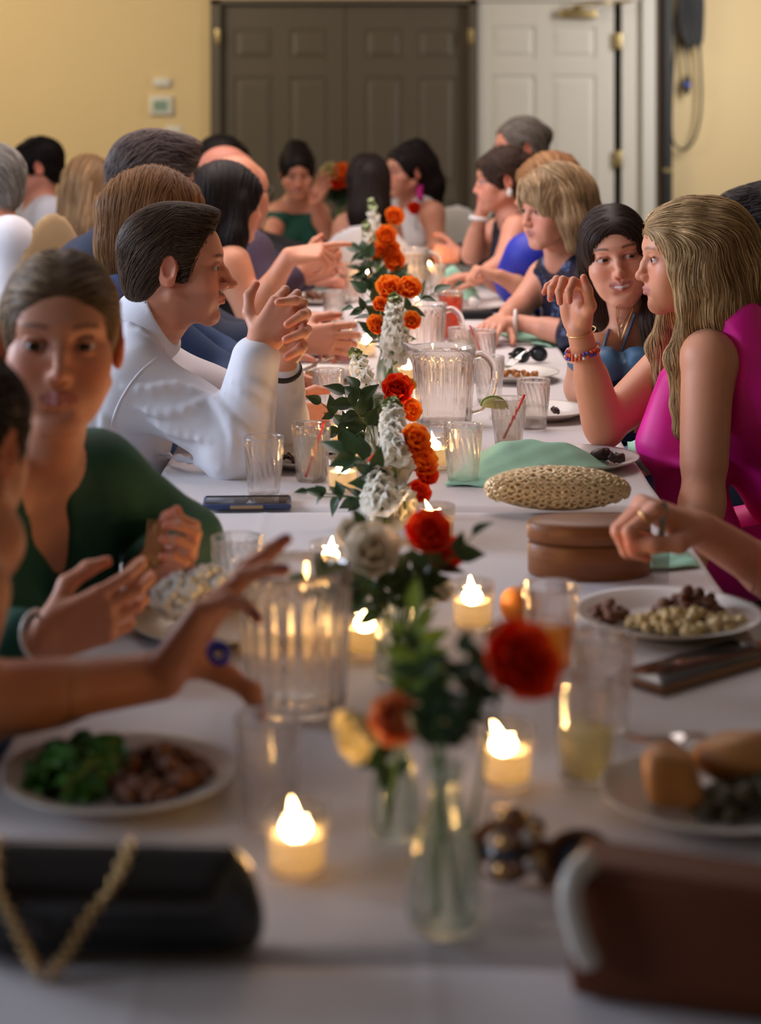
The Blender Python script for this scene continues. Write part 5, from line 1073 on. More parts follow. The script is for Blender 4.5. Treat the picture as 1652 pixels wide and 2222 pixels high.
cup_at(978, 735, 'tall pint of red-amber beer', liq=L_BEER, lev=.88, h=.145, rt=.041, rb=.031, swirl=False, name='pint_glass')
cup_at(725, 706, 'tumbler beside the black folded wallet on the left', liq=L_WATER, lev=.5); cup_at(772, 655, 'farther tumbler left of the orange roses'); cup_at(950, 642, 'tumbler right of the far pitcher')
cup_at(1195, 1452, 'short glass of amber drink behind the red flower', liq=L_AMBER, lev=.48, swirl=False)
cup_at(1310, 1578, 'clear empty plastic tumbler behind the pale yellow drink', swirl=False); cup_at(1271, 1688, 'plastic tumbler with an inch of pale yellow drink, nearest on the right', liq=L_PALE, lev=.50, swirl=False)
cup_at(582, 1790, 'clear tumbler in front of the salad plate', swirl=False, h=.115, rt=.035, rb=.029); cup_at(515, 1330, 'clear tumbler behind the raised hand', liq=L_AMBER, lev=.3)

def votive(loc, lab, lit=True, h=.066, r=.033, wax=.60, tilt=0.0, s=1.0):
    t = empty('votive_candle', loc, lab, 'candle'); h *= s; r *= s
    obj('holder', lathe_np([(1e-4, 0), (r * .80, 0), (r * .84, .002), (r, h), (r - .001, h + .0006), (r - .0024, h), (r * .84 - .0028, .007), (1e-4, .0065)], 56), G_VOTIVE, t, True)
    zw = h * wax; rw = lambda z: (r * .84 + r * .16 * z / h) - .0032
    if lit:
        ri = rw(zw) * .80; obj('wax', lathe_np([(1e-4, .0072), (rw(.0072), .0072), (rw(zw), zw - .001), (rw(zw) - .0015, zw), (ri, zw - .001), (ri * .93, zw * .35), (ri * .6, zw * .28), (1e-4, zw * .27)], 40), M_WAX, t, True)
        obj('wick', tube_np([(0, 0, zw * .27), (.0004, 0, zw - .002), (.001, 0, zw + .004)], .0009, 6), M_WICK, t)
        V, Q = lathe_np([(1e-4, .0), (.0030, .003), (.0056, .009), (.0060, .014), (.0048, .022), (.0024, .031), (1e-4, .038)], 16); V = V * s; V[:, 0] += tilt * V[:, 2]
        obj('flame', (V + A(0, 0, zw - .003), Q), M_FLAME, t, True)
        d = bpy.data.lights.new('candle_glow', 'POINT'); d.energy = CANDLE_W; d.color = (1, .53, .20); d.shadow_soft_size = .010
        l = bpy.data.objects.new('candle_glow', d); COL.objects.link(l); l.parent = t; l.location = (tilt * .006, 0, zw + .004)
    return t
for px, py, lab, tl, s in ((645, 1893, 'lit votive candle nearest the camera, beside the black clutch', -.15, 1.0), (1100, 1700, 'lit votive candle right of the blurred near bouquet', -.45, .98), (1026, 1362, 'lit votive candle left of the clementine', -.1, 1.0), (947, 1180, 'lit votive candle behind the red blurred flower', -.5, 1.0),
    (744, 1066, 'lit votive candle beside the red straw lemonade, a leaf across it', .1, .98), (945, 1014, 'lit votive candle between the orange flowers and the mid-table pitcher', -.2, 1.0), (746, 962, 'lit votive candle before the orange-lit fist', .1, .95), (698, 1432, 'lit votive candle behind the nearest pitcher', 0, 1.0),
    (792, 1420, 'lit votive candle between the nearest pitcher and the green stems', 0, .95), (884, 830, 'lit votive candle hidden behind the mid-table pitcher rim', 0, .95), (796, 772, 'lit votive candle beside the pink drink', 0, .95), (858, 905, 'lit votive candle left of the mid-table pitcher base', .1, .95), (716, 1268, 'votive candle just behind the nearest pitcher rim', .1, 1.0),
    (905, 690, 'lit votive candle behind the second pitcher', 0, .95), (792, 612, 'lit votive candle left of the far orange roses', 0, .95), (866, 610, 'lit votive candle under the far pitcher, left one', 0, .95), (932, 605, 'lit votive candle right of the far pitcher', 0, .95)):
    votive(T(px, py), lab, tilt=tl, s=s)

# ---------------- plates and food
def plate(loc, lab, r=.130):
    t = obj('plate', lathe_np([(1e-4, .004), (r * .58, .004), (r * .66, .006), (r * .74, .013), (r * .96, .020), (r, .0225), (r * .99, .0195), (r * .74, .0085), (r * .62, .0), (1e-4, 0)], 64), M_CERAM, None, True); at(tag(t, lab, 'plate'), loc); return loc
M_BROWNF = mat('browned_meat', (.17, .062, .026), rough=.45, var=.35, vscale=120, bump=.3, bscale=300); M_CHOC = mat('chocolate', (.035, .014, .010), rough=.4, var=.3, vscale=150); M_PASTA = mat('pale_pasta', (.66, .48, .22), rough=.4, var=.2, vscale=100); M_LETT = mat('lettuce', (.05, .16, .02), rough=.45, var=.4, vscale=60); M_BUN = mat('bun_crust', (.52, .22, .055), rough=.45, var=.2, vscale=30); M_SAUCE = mat('orange_sauce', (.45, .16, .03), rough=.3, var=.3, vscale=80)
def chunk(name, loc, r, m, lab, cat='food', seed=0, h=.0035, sq=(1, 1, .7), group=None, amp=.004):
    S = SDF(); S.ell((0, 0, 0), A(*sq) * r, None, 0); S.noise(amp, 170 * .02 / r, seed); V, Q = S.net(-A(*sq) * r * 1.5, A(*sq) * r * 1.5, h); zmin = V[:, 2].min(); V[:, 2] -= zmin
    o = tag(obj(name, (V, Q), m, None, True), lab, cat, group); o.location = loc; return o
def heap(name, c, rx, ry, n, size, m, lab, cat, seed=1, z=.012, hgt=.03, leafy=False, group=None):
    # loose small bits nobody could count, one object of kind stuff
    g = np.random.default_rng(seed); parts = []
    bv, bq = uv_np(1, 8, 6)
    for i in range(n):
        a, q_ = g.uniform(0, 6.28), math.sqrt(g.uniform(0, 1)); p = A(math.cos(a) * q_ * rx, math.sin(a) * q_ * ry, z + hgt * (1 - q_ * q_) * g.uniform(.1, 1)); R = frame(g.normal(size=3), g.normal(size=3))
        if leafy:
            u = np.linspace(-1, 1, 6); U, W = np.meshgrid(u, u, indexing='ij'); L = np.stack([U * (1 - .3 * W ** 2), W * (1 - .3 * U ** 2), .35 * np.sin(U * 4 + i) * np.cos(W * 3)], -1).reshape(-1, 3) * size * g.uniform(.6, 1.2)
            parts.append((L @ R.T + p, np.array([(i2 * 6 + j, (i2 + 1) * 6 + j, (i2 + 1) * 6 + j + 1, i2 * 6 + j + 1) for i2 in range(5) for j in range(5)])))
        else: parts.append(((bv * g.uniform(.5, 1.1, 3) * size) @ R.T + p, bq))
    V, Q = merge(parts); V[:, 2] = np.maximum(V[:, 2], z * .6); o = tag(obj(name, (V, Q), m, None, True), lab, cat, group, 'stuff'); o.location = c; return o
c = plate(T(258, 1672, .770) * A(1, 1, 0) + A(0, 0, TZ), 'near dinner plate holding salad and dark meat')
heap('salad_leaves', c + A(-.045, .005, 0), .055, .07, 60, .021, M_LETT, 'green salad leaves heaped on the near plate', 'salad', 2, hgt=.032, leafy=True); heap('shredded_meat', c + A(.045, 0, 0), .055, .07, 80, .013, M_BROWNF, 'dark shredded meat beside the salad', 'meat', 3, hgt=.030)
c = plate(T(1560, 1712, .770) * A(1, 1, 0) + A(0, 0, TZ), 'near right plate holding a half-eaten bun sandwich', .128)
S = SDF(); S.ell((0, 0, .02), (.046, .042, .046), None, 0); S.noise(.0025, 70, 4)
for q_, n_ in (((-.030, 0, 0), (-1, 0, -.1)), ((.032, 0, 0), (1, 0, .25)), ((0, 0, .052), (.2, 0, 1)), ((0, 0, 0), (0, 0, -1)), ((0, -.034, 0), (0, -1, .2))): S.plane(q_, n_, .010)
o = tag(obj('bun', S.net(A(-.05, -.05, -.01), A(.05, .05, .07), .0035), M_BUN, None, True), 'toasted bun half standing on the near right plate', 'bread'); o.location = c + A(-.05, -.015, .014)
chunk('bun', c + A(.035, .03, .016), .045, M_BUN, 'second bun piece behind the greens on the near right plate', 'bread', 5, sq=(1.3, .9, .6), amp=.003)
heap('braised_greens', c + A(.03, -.025, 0), .06, .045, 70, .012, mat('dark_greens', (.07, .055, .018), rough=.6, var=.4, vscale=90), 'dark braised greens on the near right plate', 'food', 6, hgt=.026)
c = plate(T(1452, 1328, .770) * A(1, 1, 0) + A(0, 0, TZ), 'plate of pasta and browned meat under the lowered fork', .135)
heap('browned_meat', c + A(.035, .025, 0), .05, .035, 45, .012, M_BROWNF, 'browned meat at the back of the pasta plate', 'meat', 7, hgt=.04); heap('crumbled_bacon', c + A(-.085, .01, 0), .025, .045, 22, .011, M_BROWNF, 'dark bacon at the left rim of the pasta plate', 'meat', 8, hgt=.02); heap('pasta', c + A(.02, -.035, 0), .085, .05, 90, .010, M_PASTA, 'pale pasta pieces at the front of the plate', 'pasta', 9, hgt=.018)
c = plate(T(1255, 990, .770) * A(1, 1, 0) + A(0, 0, TZ), 'plate of brownie scraps half under the green napkin', .125)
for i, (dx, dy, r) in enumerate(((-.06, .03, .024), (.05, .01, .018), (.075, -.015, .014))): chunk('brownie', c + A(dx, dy, .008), r, M_CHOC, ('largest brownie chunk at the left of the scrap plate', 'flat brownie piece in the middle of the scrap plate', 'small brownie crumb at the right of the scrap plate')[i], 'brownie', 20 + i, sq=(1.3, .8, .7))
c = plate(T(1112, 806, .770) * A(1, 1, 0) + A(0, 0, TZ), 'plate smeared with orange sauce and carrying a fork', .125); heap('orange_scraps', c + A(0, 0, 0), .07, .05, 40, .009, M_SAUCE, 'orange sauce scraps on the plate with the fork', 'food', 10, hgt=.008)
c = plate(T(1172, 886, .770) * A(1, 1, 0) + A(0, 0, TZ), 'nearly empty plate behind the half-full swirl tumbler', .120); chunk('brownie', c + A(.035, -.02, .008), .010, M_CHOC, 'crumb on the nearly empty plate', 'brownie', 30)
c = plate(T(690, 806, .770) * A(1, 1, 0) + A(0, 0, TZ), 'plate with scraps and a fork behind the clasped hands', .125); heap('gravy_scraps', c, .05, .04, 30, .008, M_SAUCE, 'brown scraps on the plate behind the clasped hands', 'food', 11, hgt=.008)
c = plate(T(672, 985, .770) * A(1, 1, 0) + A(0, 0, TZ), 'plate half hidden behind the lemonade tumbler', .120); heap('dark_scraps', c, .06, .05, 30, .009, M_CHOC, 'dark crumbs on the plate behind the lemonade', 'food', 12, hgt=.008)
c = plate(T(692, 645, .770) * A(1, 1, 0) + A(0, 0, TZ), 'far left plate of browned food before the green napkin', .125); heap('browned_food', c, .08, .05, 50, .012, M_BROWNF, 'browned food on the far left plate', 'food', 13, hgt=.03)
c = plate(T(1085, 607, .770) * A(1, 1, 0) + A(0, 0, TZ), 'far right plate by the woman in royal blue', .125); chunk('bread_roll', c + A(-.03, 0, .008), .032, M_BUN, 'bread roll on the far right plate', 'bread', 33)
c = plate(T(1030, 660, .770) * A(1, 1, 0) + A(0, 0, TZ), 'plate behind the beer glass', .12); chunk('bread_roll', c + A(.0, 0, .008), .022, M_CERAM, 'pale roll on the plate behind the beer', 'bread', 34)
plate(T(470, 1345, .770) * A(1, 1, 0) + A(0, 0, TZ), 'plate behind the white nubby clutch', .12)
o = tag(obj('clementine', uv_np(.0265, 24, 16), mat('clementine_peel', (.75, .26, .04), rough=.4, bump=.2, bscale=900), None, True), 'whole clementine next to the lit votive candle', 'fruit'); o.location = T(1124, 1352) + A(0, 0, .0265)

# ---------------- cutlery
M_SILVER = mat('stainless_steel', (.6, .58, .56), rough=.22, metal=1)
def fork(tip, end, up, lab, m=None):
    tip, end = A(*tip), A(*end); m = m or M_SILVER; d = unit(end - tip); L = np.linalg.norm(end - tip); n = unit(A(*up) - d * (A(*up) @ d)); s = np.cross(d, n); t = empty('fork', tuple(tip), lab, 'fork')
    pt = lambda a, b, c_: d * a + s * b + n * c_
    def strip(sec):
        V = []
        for a, w, hz in sec: V += [pt(a, -w, hz), pt(a, w, hz), pt(a, w, hz + .0018), pt(a, -w, hz + .0018)]
        k = len(sec); Q = [(i * 4 + j, i * 4 + (j + 1) % 4, (i + 1) * 4 + (j + 1) % 4, (i + 1) * 4 + j) for i in range(k - 1) for j in range(4)] + [(3, 2, 1, 0), (k * 4 - 4, k * 4 - 3, k * 4 - 2, k * 4 - 1)]
        return np.array(V), np.array(Q)
    obj('handle', strip([(.050, .012, -.002), (.058, .0115, -.003), (.068, .006, .001), (.09, .0032, .003), (L * .7, .0045, .002), (L * .95, .0075, 0), (L, .004, 0)]), m, t)
    for i in range(4):
        b = (i - 1.5) * .0063; V, Q = strip([(0, .0009, .001), (.02, .0016, -.003), (.051, .0018, -.002)]); obj('tine', (V + s * b, Q), m, t)
fork(P(1432, 1268, 2.80), P(1440, 1090, 2.84), (-.3, -1, .1), 'fork held tines down over the pasta plate')
fork(P(338, 1128, 2.79), P(322, 1262, 2.77), (-.1, -1, 0), 'gold-toned fork held upright in front of the emerald dress', mat('gold_tone', (.72, .56, .26), rough=.35, metal=.7))
c = T(1110, 802, .775); fork(c + A(-.02, -.02, .006), P(1132, 772, c[1] + .02) + A(.02, .03, .01), (0, 0, 1), 'fork resting on the plate of orange sauce')
c = T(672, 812, .775); fork(c + A(-.03, 0, .006), c + A(.06, .10, .03), (0, 0, 1), 'fork on the plate behind the clasped hands')
c = T(1500, 1660, .785); fork(c + A(-.07, 0, .03), P(1535, 1600, c[1] + .03), (0, 0, 1), 'fork sticking up from the near right plate')
o = tag(obj('knife', joined(box_np((-.11, -.006, .0), (.02, .006, .003)), box_np((.02, -.008, .0), (.11, .008, .006), .002)), M_SILVER), 'table knife lying across in front of the green napkin', 'knife'); o.location = T(1090, 748) + A(0, 0, .001)

# ---------------- napkins
M_NAPK = cloth_mat('mint_linen', (.33, .62, .46), rough=.9, bump=.2, bs=900); M_NAPW = cloth_mat('white_paper_napkin', (.62, .66, .74), rough=.9)
def patch(name, rows, m, lab, cat, nu=40, nv=28, amp=.0012, seed=3, th=.0016):
    G = np.array(rows, float); U = np.stack([spline(r, nu) for r in G]); W = np.stack([spline(U[:, i], nv) for i in range(nu)], 0)
    g = np.random.default_rng(seed); k = g.normal(size=(3, 3)) * 45; W = W + A(.3, 0, 1) * (sum(np.sin(W @ k[i] + i) for i in range(3)) * amp)[..., None]
    V = W.reshape(-1, 3); base = A(V[:, 0].mean(), V[:, 1].mean(), V[:, 2].min()); Q = np.array([(i * nv + j, (i + 1) * nv + j, (i + 1) * nv + j + 1, i * nv + j + 1) for i in range(nu - 1) for j in range(nv - 1)])
    o = tag(link(name, np_mesh(name, V - base, Q), None, m), lab, cat); o.location = base
    md = o.modifiers.new('thickness', 'SOLIDIFY'); md.thickness = th; md.offset = 1; return o
z = TZ + .003
def TP(px, py, h=.003): return T(px, py, TZ + h)
patch('napkin', [[TP(966, 1053), TP(1060, 1056), TP(1170, 1058), TP(1280, 1052), TP(1338, 1046)], [P(985, 1030, 3.88), P(1060, 1010, 3.86), P(1160, 1012, 3.86), P(1270, 1022, 3.86), P(1335, 1030, 3.88)], [P(1040, 985, 3.98), P(1090, 962, 3.96), P(1140, 956, 3.96), P(1240, 968, 3.96), P(1318, 1005, 3.98)], [TP(1075, 985, .012), TP(1110, 978, .02), TP(1170, 975, .03), TP(1250, 980, .03), TP(1310, 1000, .01)]], M_NAPK, 'large mint green napkin draped over the brownie plate', 'napkin')
patch('napkin', [[TP(672, 628), TP(708, 630), TP(748, 628)], [P(690, 600, 7.25), P(710, 590, 7.25), P(738, 605, 7.25)], [P(706, 572, 7.32), P(716, 566, 7.32), P(726, 575, 7.32)], [TP(690, 615), TP(715, 612), TP(745, 615)]], M_NAPK, 'mint green napkin peaked on the far left side of the table', 'napkin')
patch('napkin', [[TP(958, 650), TP(1000, 655), TP(1045, 648)], [P(962, 625, 7.0), P(1000, 615, 7.0), P(1035, 635, 7.0)], [P(968, 585, 7.05), P(985, 578, 7.05), P(1005, 600, 7.05)], [TP(965, 635), TP(1000, 632), TP(1040, 635)]], M_NAPK, 'mint green napkin peaked behind the beer', 'napkin')
patch('napkin', [[TP(1075, 722), TP(1130, 742), TP(1190, 752), P(1215, 770, 5.75), P(1228, 800, 5.7)], [P(1090, 708, 6.1), P(1140, 712, 6.0), P(1195, 722, 5.95), P(1224, 752, 5.9), P(1238, 790, 5.86)], [P(1110, 700, 6.2), P(1160, 694, 6.15), P(1196, 694, 6.1), P(1222, 730, 6.05), P(1240, 780, 6.0)]], M_NAPK, 'mint green napkin slumped over the table edge by the sequin dress', 'napkin')
patch('napkin', [[P(1362, 958, 4.25), P(1400, 950, 4.2), P(1440, 945, 4.2)], [P(1365, 990, 4.15), P(1405, 985, 4.1), P(1450, 990, 4.08)], [P(1392, 1022, 4.1), P(1420, 1030, 4.05), P(1455, 1035, 4.05)]], M_NAPK, 'mint green napkin on the lap of the woman in pink', 'napkin')
patch('napkin', [[TP(1240, 1235), TP(1400, 1238), TP(1520, 1228)], [TP(1260, 1215, .008), TP(1400, 1212, .01), TP(1500, 1205, .008)], [TP(1280, 1200), TP(1390, 1195), TP(1480, 1190)]], M_NAPK, 'flat green napkin under the wooden box purse', 'napkin')
patch('napkin', [[TP(160, 1440), TP(260, 1446), TP(380, 1440)], [TP(185, 1410, .006), TP(270, 1412, .008), TP(372, 1408, .006)], [TP(205, 1385), TP(280, 1383), TP(365, 1380)]], M_NAPW, 'folded white napkin below the bracelet hand', 'napkin')

# ---------------- phones, bags, glasses
M_CASEB = mat('navy_phone_case', (.03, .06, .17), rough=.4); M_GLASSB = mat('black_screen', (.01, .01, .012), rough=.08); M_TANL = mat('tan_leather', (.26, .12, .05), rough=.5, bump=.1, bscale=400)
def phone(a, b, w, lab, case, th=.010):
    c = (a + b) / 2; L = np.linalg.norm(b - a); ang = math.atan2(b[1] - a[1], b[0] - a[0]); t = empty('phone', tuple(c * A(1, 1, 0) + A(0, 0, TZ + .0005)), lab, 'phone', rz=ang)
    obj('case', box_np((-L / 2, -w / 2, 0), (L / 2, w / 2, th), .004), case, t, True); obj('screen', box_np((-L / 2 + .004, -w / 2 + .004, th - .001), (L / 2 - .004, w / 2 - .004, th + .0006), .002), M_GLASSB, t, True); return t
t = phone(T(441, 1098), T(632, 1096), .078, 'navy cased phone lying near the seam before the man in white', M_CASEB); obj('card_pocket', box_np((-.03, -.041, .002), (.03, -.039, .008), .001), M_TAN, t)
phone(T(1385, 1492), T(1640, 1418), .085, 'dark phone in a tan folio case by the pasta plate', M_TANL); phone(T(660, 775), T(775, 770), .08, 'black phone lying under the reaching arm in navy', M_BLACKP)
t = empty('wallet', tuple(T(1025, 692)), 'black folded wallet behind the beer glass', 'wallet'); obj('cover', box_np((-.07, -.03, 0), (.07, .03, .012), .004), M_BLACK, t, True); obj('flap', box_np((-.07, -.03, .0125), (.07, .028, .026), .005), M_BLACK, t, True)
t = empty('wallet', tuple(T(714, 712)), 'black wallet on the left by the tumbler', 'wallet'); obj('cover', box_np((-.06, -.04, 0), (.05, .04, .015), .005), M_BLACK, t, True); obj('flap', box_np((-.058, -.04, .0155), (.048, .036, .028), .005), M_BLACK, t, True)
# woven metallic clutch
M_WEAVE = mat('champagne_weave', (.66, .50, .27), rough=.32, metal=.35); cc = T(1215, 1122) + A(.0, .05, 0)
t = empty('clutch_bag', tuple(cc), 'champagne gold clutch woven of chunky loops', 'bag'); t.rotation_euler = (0, 0, -.05)
S = SDF(); S.ell((0, 0, .040), (.128, .050, .038), None, 0); obj('lining', S.net(*S.bounds(.01), .006), mat('beige_lining', (.42, .30, .16), rough=.6), t, True)
lv, lq = torus_np(1, .30, 12, 6); me = np_mesh('braid_loop', lv * A(.0115, .0078, .0085), lq); me.materials.append(M_WEAVE); g = np.random.default_rng(5); nl = 0
for i in range(-9, 10):
    for k in range(12):
        th = -.45 + k * .30 + (.15 if i % 2 else 0); x = i * .0138; e = math.sqrt(max(0, 1 - (x / .130) ** 2))
        if e < .25 or nl > 240: continue
        p_ = A(x, -.050 * e * math.cos(th), .040 + .039 * e * math.sin(th)); nn = unit(p_ / A(.128, .05, .039) ** 2 - A(0, 0, .040) / .039 ** 2)
        o = link('braid_loop', me, t); nl += 1; R = frame(np.cross(nn, A(0, 0, 1) + g.normal(size=3) * .3), nn); o.matrix_local = Matrix.Translation(Vector(p_)) @ Matrix(R.tolist()).to_4x4() @ Matrix.Rotation(((i + k) % 2 * 1.1 - .5), 4, 'Z')
# wooden box purse
M_WOOD = mat('walnut_wood', (.20, .072, .020), rough=.42, var=.45, vscale=3, stretch=(4, 4, 60)); t = empty('box_purse', tuple(T(1287, 1262) + A(0, .055, 0)), 'oval walnut wood box purse with a hinged lid', 'bag')
def oval(z0, z1, rx, ry, dome=0): 
    V, Q = lathe_np([(1e-4, z0), (.97, z0), (1, z0 + .004), (1.0, z1 - .004), (.97, z1), (.6, z1 + dome * .8), (1e-4, z1 + dome)], 64); return V * A(rx, ry, 1), Q
obj('box', oval(0, .052, .098, .056), M_WOOD, t, True); obj('lid', oval(.0545, .084, .099, .057, .004), M_WOOD, t, True); obj('hinge', box_np((.086, -.01, .046), (.1035, .01, .062), .002), M_GOLD, t, True); obj('inner_rim', oval(.051, .056, .094, .053), M_BROWN, t, True)
# white nubby clutch in the hands of the woman in green
cw = P(422, 1288, 2.74); t = empty('clutch_bag', tuple(cw), 'white nubby beaded clutch held by the woman in emerald', 'bag'); R = frame((1, .1, .22))
S = SDF(); S.ell((0, 0, 0), (.019, .060, .032), R, 0); lo_, hi_ = A(-.085, -.05, -.05), A(.085, .05, .05); obj('pouch', S.net(lo_, hi_, .006), mat('ivory_lining', (.6, .58, .5), rough=.6), t, True)
sv, sq = uv_np(.0075, 8, 6); me = np_mesh('bead', sv, sq); me.materials.append(mat('ivory_bead', (.82, .82, .74), rough=.35)); g = np.random.default_rng(8)
for i in range(190):
    a, b = g.uniform(0, 6.28), math.acos(g.uniform(-1, 1)); o = link('bead', me, t); p_ = R @ (A(math.sin(b) * math.cos(a), math.cos(b), math.sin(b) * math.sin(a)) * A(.019, .060, .032)); o.location = p_; o.scale = (g.uniform(.7, 1.2),) * 3
# black clutch with a gold chain, near left
M_PATENT = mat('black_patent', (.012, .012, .013), rough=.22, spec=.6); cb_ = A(-.245, 1.748, TZ); t = empty('clutch_bag', tuple(cb_), 'black patent clutch with a gold chain, near left', 'bag')
S = SDF(); S.cap((-.10, 0, .040), (.10, 0, .040), .040, .036, k=.02, n=(0, 1, 0), flat=.8); S.cap((-.115, 0, .016), (.115, 0, .016), .018, k=.03); S.cap((-.105, .0, .07), (.098, 0, .07), .020, k=.03); S.plane((0, 0, .002), (0, 0, -1), .004); obj('body', S.net(*S.bounds(.012), .005), M_PATENT, t, True)
S = SDF(); S.cap((-.10, -.004, .078), (.100, -.004, .074), .022, k=.02); S.cap((-.095, -.032, .066), (.09, -.032, .062), .012, k=.03); S.cap((-.09, -.036, .052), (.085, -.036, .050), .008, k=.03); obj('flap', S.net(*S.bounds(.01), .005), M_PATENT, t, True)
lk, lkq = torus_np(1, .26, 14, 6); me = np_mesh('chain_link', lk * A(.0062, .0044, .0050), lkq); me.materials.append(M_GOLD)
for pts in (((-.098, -.008, .103), (-.092, -.050, .080), (-.074, -.060, .050), (-.060, -.062, .022), (-.050, -.066, .005)), ((.022, -.008, .102), (.012, -.050, .080), (-.012, -.060, .050), (-.028, -.062, .022), (-.042, -.066, .005))):
    pp = spline(pts, 24)
    for i in range(23):
        d = unit(pp[i + 1] - pp[i]); o = link('chain_link', me, t); o.matrix_local = Matrix.Translation(Vector((pp[i] + pp[i + 1]) / 2)) @ Matrix(frame(np.cross(d, A(1, 0, .2)), A(0, -1, .4) if i % 2 else A(1, 0, 0)).tolist()).to_4x4()
# brown leather handbag, near right
M_BRNL = mat('chestnut_leather', (.14, .036, .010), rough=.55, spec=.3, bump=.15, bscale=350, var=.12, vscale=10); t = empty('handbag', (.300, 1.652, TZ), 'chestnut leather handbag standing at the near right corner', 'bag', rz=-.28)
V, Q = box_np((-.135, -.04, 0), (.20, .05, .112), .014); V[:, 2] *= np.where(V[:, 0] > 0, 1 - V[:, 0] * .55, 1); V[:, 1] *= 1 - .25 * np.clip(V[:, 2] / .125, 0, 1); obj('body', (V, Q), M_BRNL, t, True)
V, Q = box_np((-.128, -.046, .02), (.19, -.036, .106), .005); V[:, 2] *= np.where(V[:, 0] > 0, 1 - V[:, 0] * .55, 1); V[:, 1] += .008 * V[:, 2] / .12; obj('flap', (V, Q), M_BRNL, t, True)
obj('strap', tube_np(spline([(-.118, -.030, .116), (-.128, -.050, .108), (-.129, -.058, .090), (-.120, -.060, .060), (-.112, -.056, .040)], 20), .010, 8), mat('pale_strip', (.62, .58, .52), rough=.4), t, True)  # added pale strip for the white streak down the bag's left edge
# tortoiseshell sunglasses near right, folded, lenses up
M_TORT = mat('tortoiseshell', (.16, .06, .022), rough=.15, var=.8, vscale=90); M_LENS = mat('grey_lens', (.06, .07, .09), rough=.06)
def sunglasses(loc, rz, lab, m, tilt=.9, s=1.0):
    t = empty('sunglasses', tuple(loc), lab, 'sunglasses', rz=rz); Rt = np.array(Matrix.Rotation(tilt, 3, 'X')); mv = lambda v: (np.asarray(v) * s) @ Rt.T + A(0, 0, .028 * s)
    for x in (-1, 1):
        V, Q = torus_np(.026, .0048, 26, 8); obj('rim', (mv(V * A(1.1, .92, 1) + A(x * .035, 0, 0)), Q), m, t, True)
        V, Q = lathe_np([(1e-4, .001), (.025, 0), (.025, -.001), (1e-4, -.0005)], 26); obj('lens', (mv(V * A(1.08, .9, 1) + A(x * .035, 0, 0)), Q), M_LENS, t, True)
        V, Q = tube_np(spline([(x * .064, .010, 0), (x * .066, .012, -.02), (x * .03, .012 + x * .004, -.030), (-x * .06, .004, -.034)], 16), .0034, 8); obj('temple', (mv(V), Q), m, t, True)
    V, Q = tube_np(spline([(-.011, .006, 0), (0, .011, .002), (.011, .006, 0)], 8), .0042, 8); obj('bridge', (mv(V), Q), m, t, True); return t
sunglasses(T(1180, 1945) + A(0, .02, .001), -.35, 'tortoiseshell sunglasses folded beside the chestnut handbag', M_TORT, 1.0, 1.08); sunglasses(T(1150, 788) + A(0, .0, .001), .5, 'dark sunglasses standing at the far plate, near the table edge', M_BLACKP, 1.1, .85)
# party hair-clip cluster beside them: gold-brown beads
t = empty('beaded_bracelet', tuple(T(1120, 1925)), 'coiled brown and gold beaded bracelet left of the sunglasses', 'bracelet'); sv, sq = uv_np(.0075, 10, 8)
bms = [np_mesh('bead', sv, sq) for _ in range(3)]
for b_, m in zip(bms, (M_TORT, M_GOLD, mat('clear_bead', (.55, .5, .45), rough=.1))): b_.materials.append(m)
for i in range(34):
    a = i * .52; o = link('bead', bms[(i * 5) % 3], t); rr = .030 - .00035 * i; o.location = (rr * math.cos(a), rr * math.sin(a) * .8, .0075 + .0021 * i)
# ------------------------------------------------------------------ flowers in bud vases
M_STEM = mat('flower_stem', (.10, .20, .045), rough=.5); M_LEAF = thin('dark_leaf', (.034, .075, .030), .2, .35, .25, 40); M_LEAFL = thin('fresh_leaf', (.17, .30, .06), .35, .45, .2, 40)
FCOL = {'orange': (.95, .27, .025), 'red': (.85, .07, .015), 'peach': (.75, .30, .12), 'cream': (.68, .60, .32), 'white': (.84, .81, .72), 'yellow': (.72, .42, .05)}
M_PET = {k: thin(k + '_petal', v) for k, v in FCOL.items()}
def petal_mesh(col, w=1.0, cup=.9, n=7):
    u = np.linspace(-1, 1, n); v = np.linspace(0, 1, n); U, W_ = np.meshgrid(u, v, indexing='ij'); wid = .52 * w * np.sin(np.clip(W_ * 2.5 + .35, 0, math.pi) ** .9) + .05
    X = U * wid; Y = W_ * 1.0; Z = cup * (W_ ** 2) * .55 + .45 * (X ** 2) * cup + .05 * np.sin(U * 5 + W_ * 4) * W_
    me = np_mesh('petal', np.stack([X, Y, Z], -1).reshape(-1, 3), np.array([(i * n + j, (i + 1) * n + j, (i + 1) * n + j + 1, i * n + j + 1) for i in range(n - 1) for j in range(n - 1)])); me.materials.append(M_PET[col]); return me
PETAL = {c_: petal_mesh(c_) for c_ in FCOL}
def floret_mesh():
    parts = []; g = np.random.default_rng(2)
    for k in range(5):
        a = k * 1.257; n = 5; u = np.linspace(-1, 1, n); v = np.linspace(0, 1, n); U, W_ = np.meshgrid(u, v, indexing='ij'); X = U * (.20 + .52 * np.sin(W_ * 2.3)); Y = .1 + W_ * .9; Z = .30 * W_ - .25 * W_ ** 2 + .14 * np.sin(U * 4 + k * 2) * W_
        ca, sa = math.cos(a), math.sin(a); V = np.stack([X * ca - Y * sa, X * sa + Y * ca, Z + .05 * k], -1).reshape(-1, 3); parts.append((V, np.array([(i * n + j, (i + 1) * n + j, (i + 1) * n + j + 1, i * n + j + 1) for i in range(n - 1) for j in range(n - 1)])))
    V, Q = merge(parts); return V, Q
FV, FQ = floret_mesh(); FLOR = {}
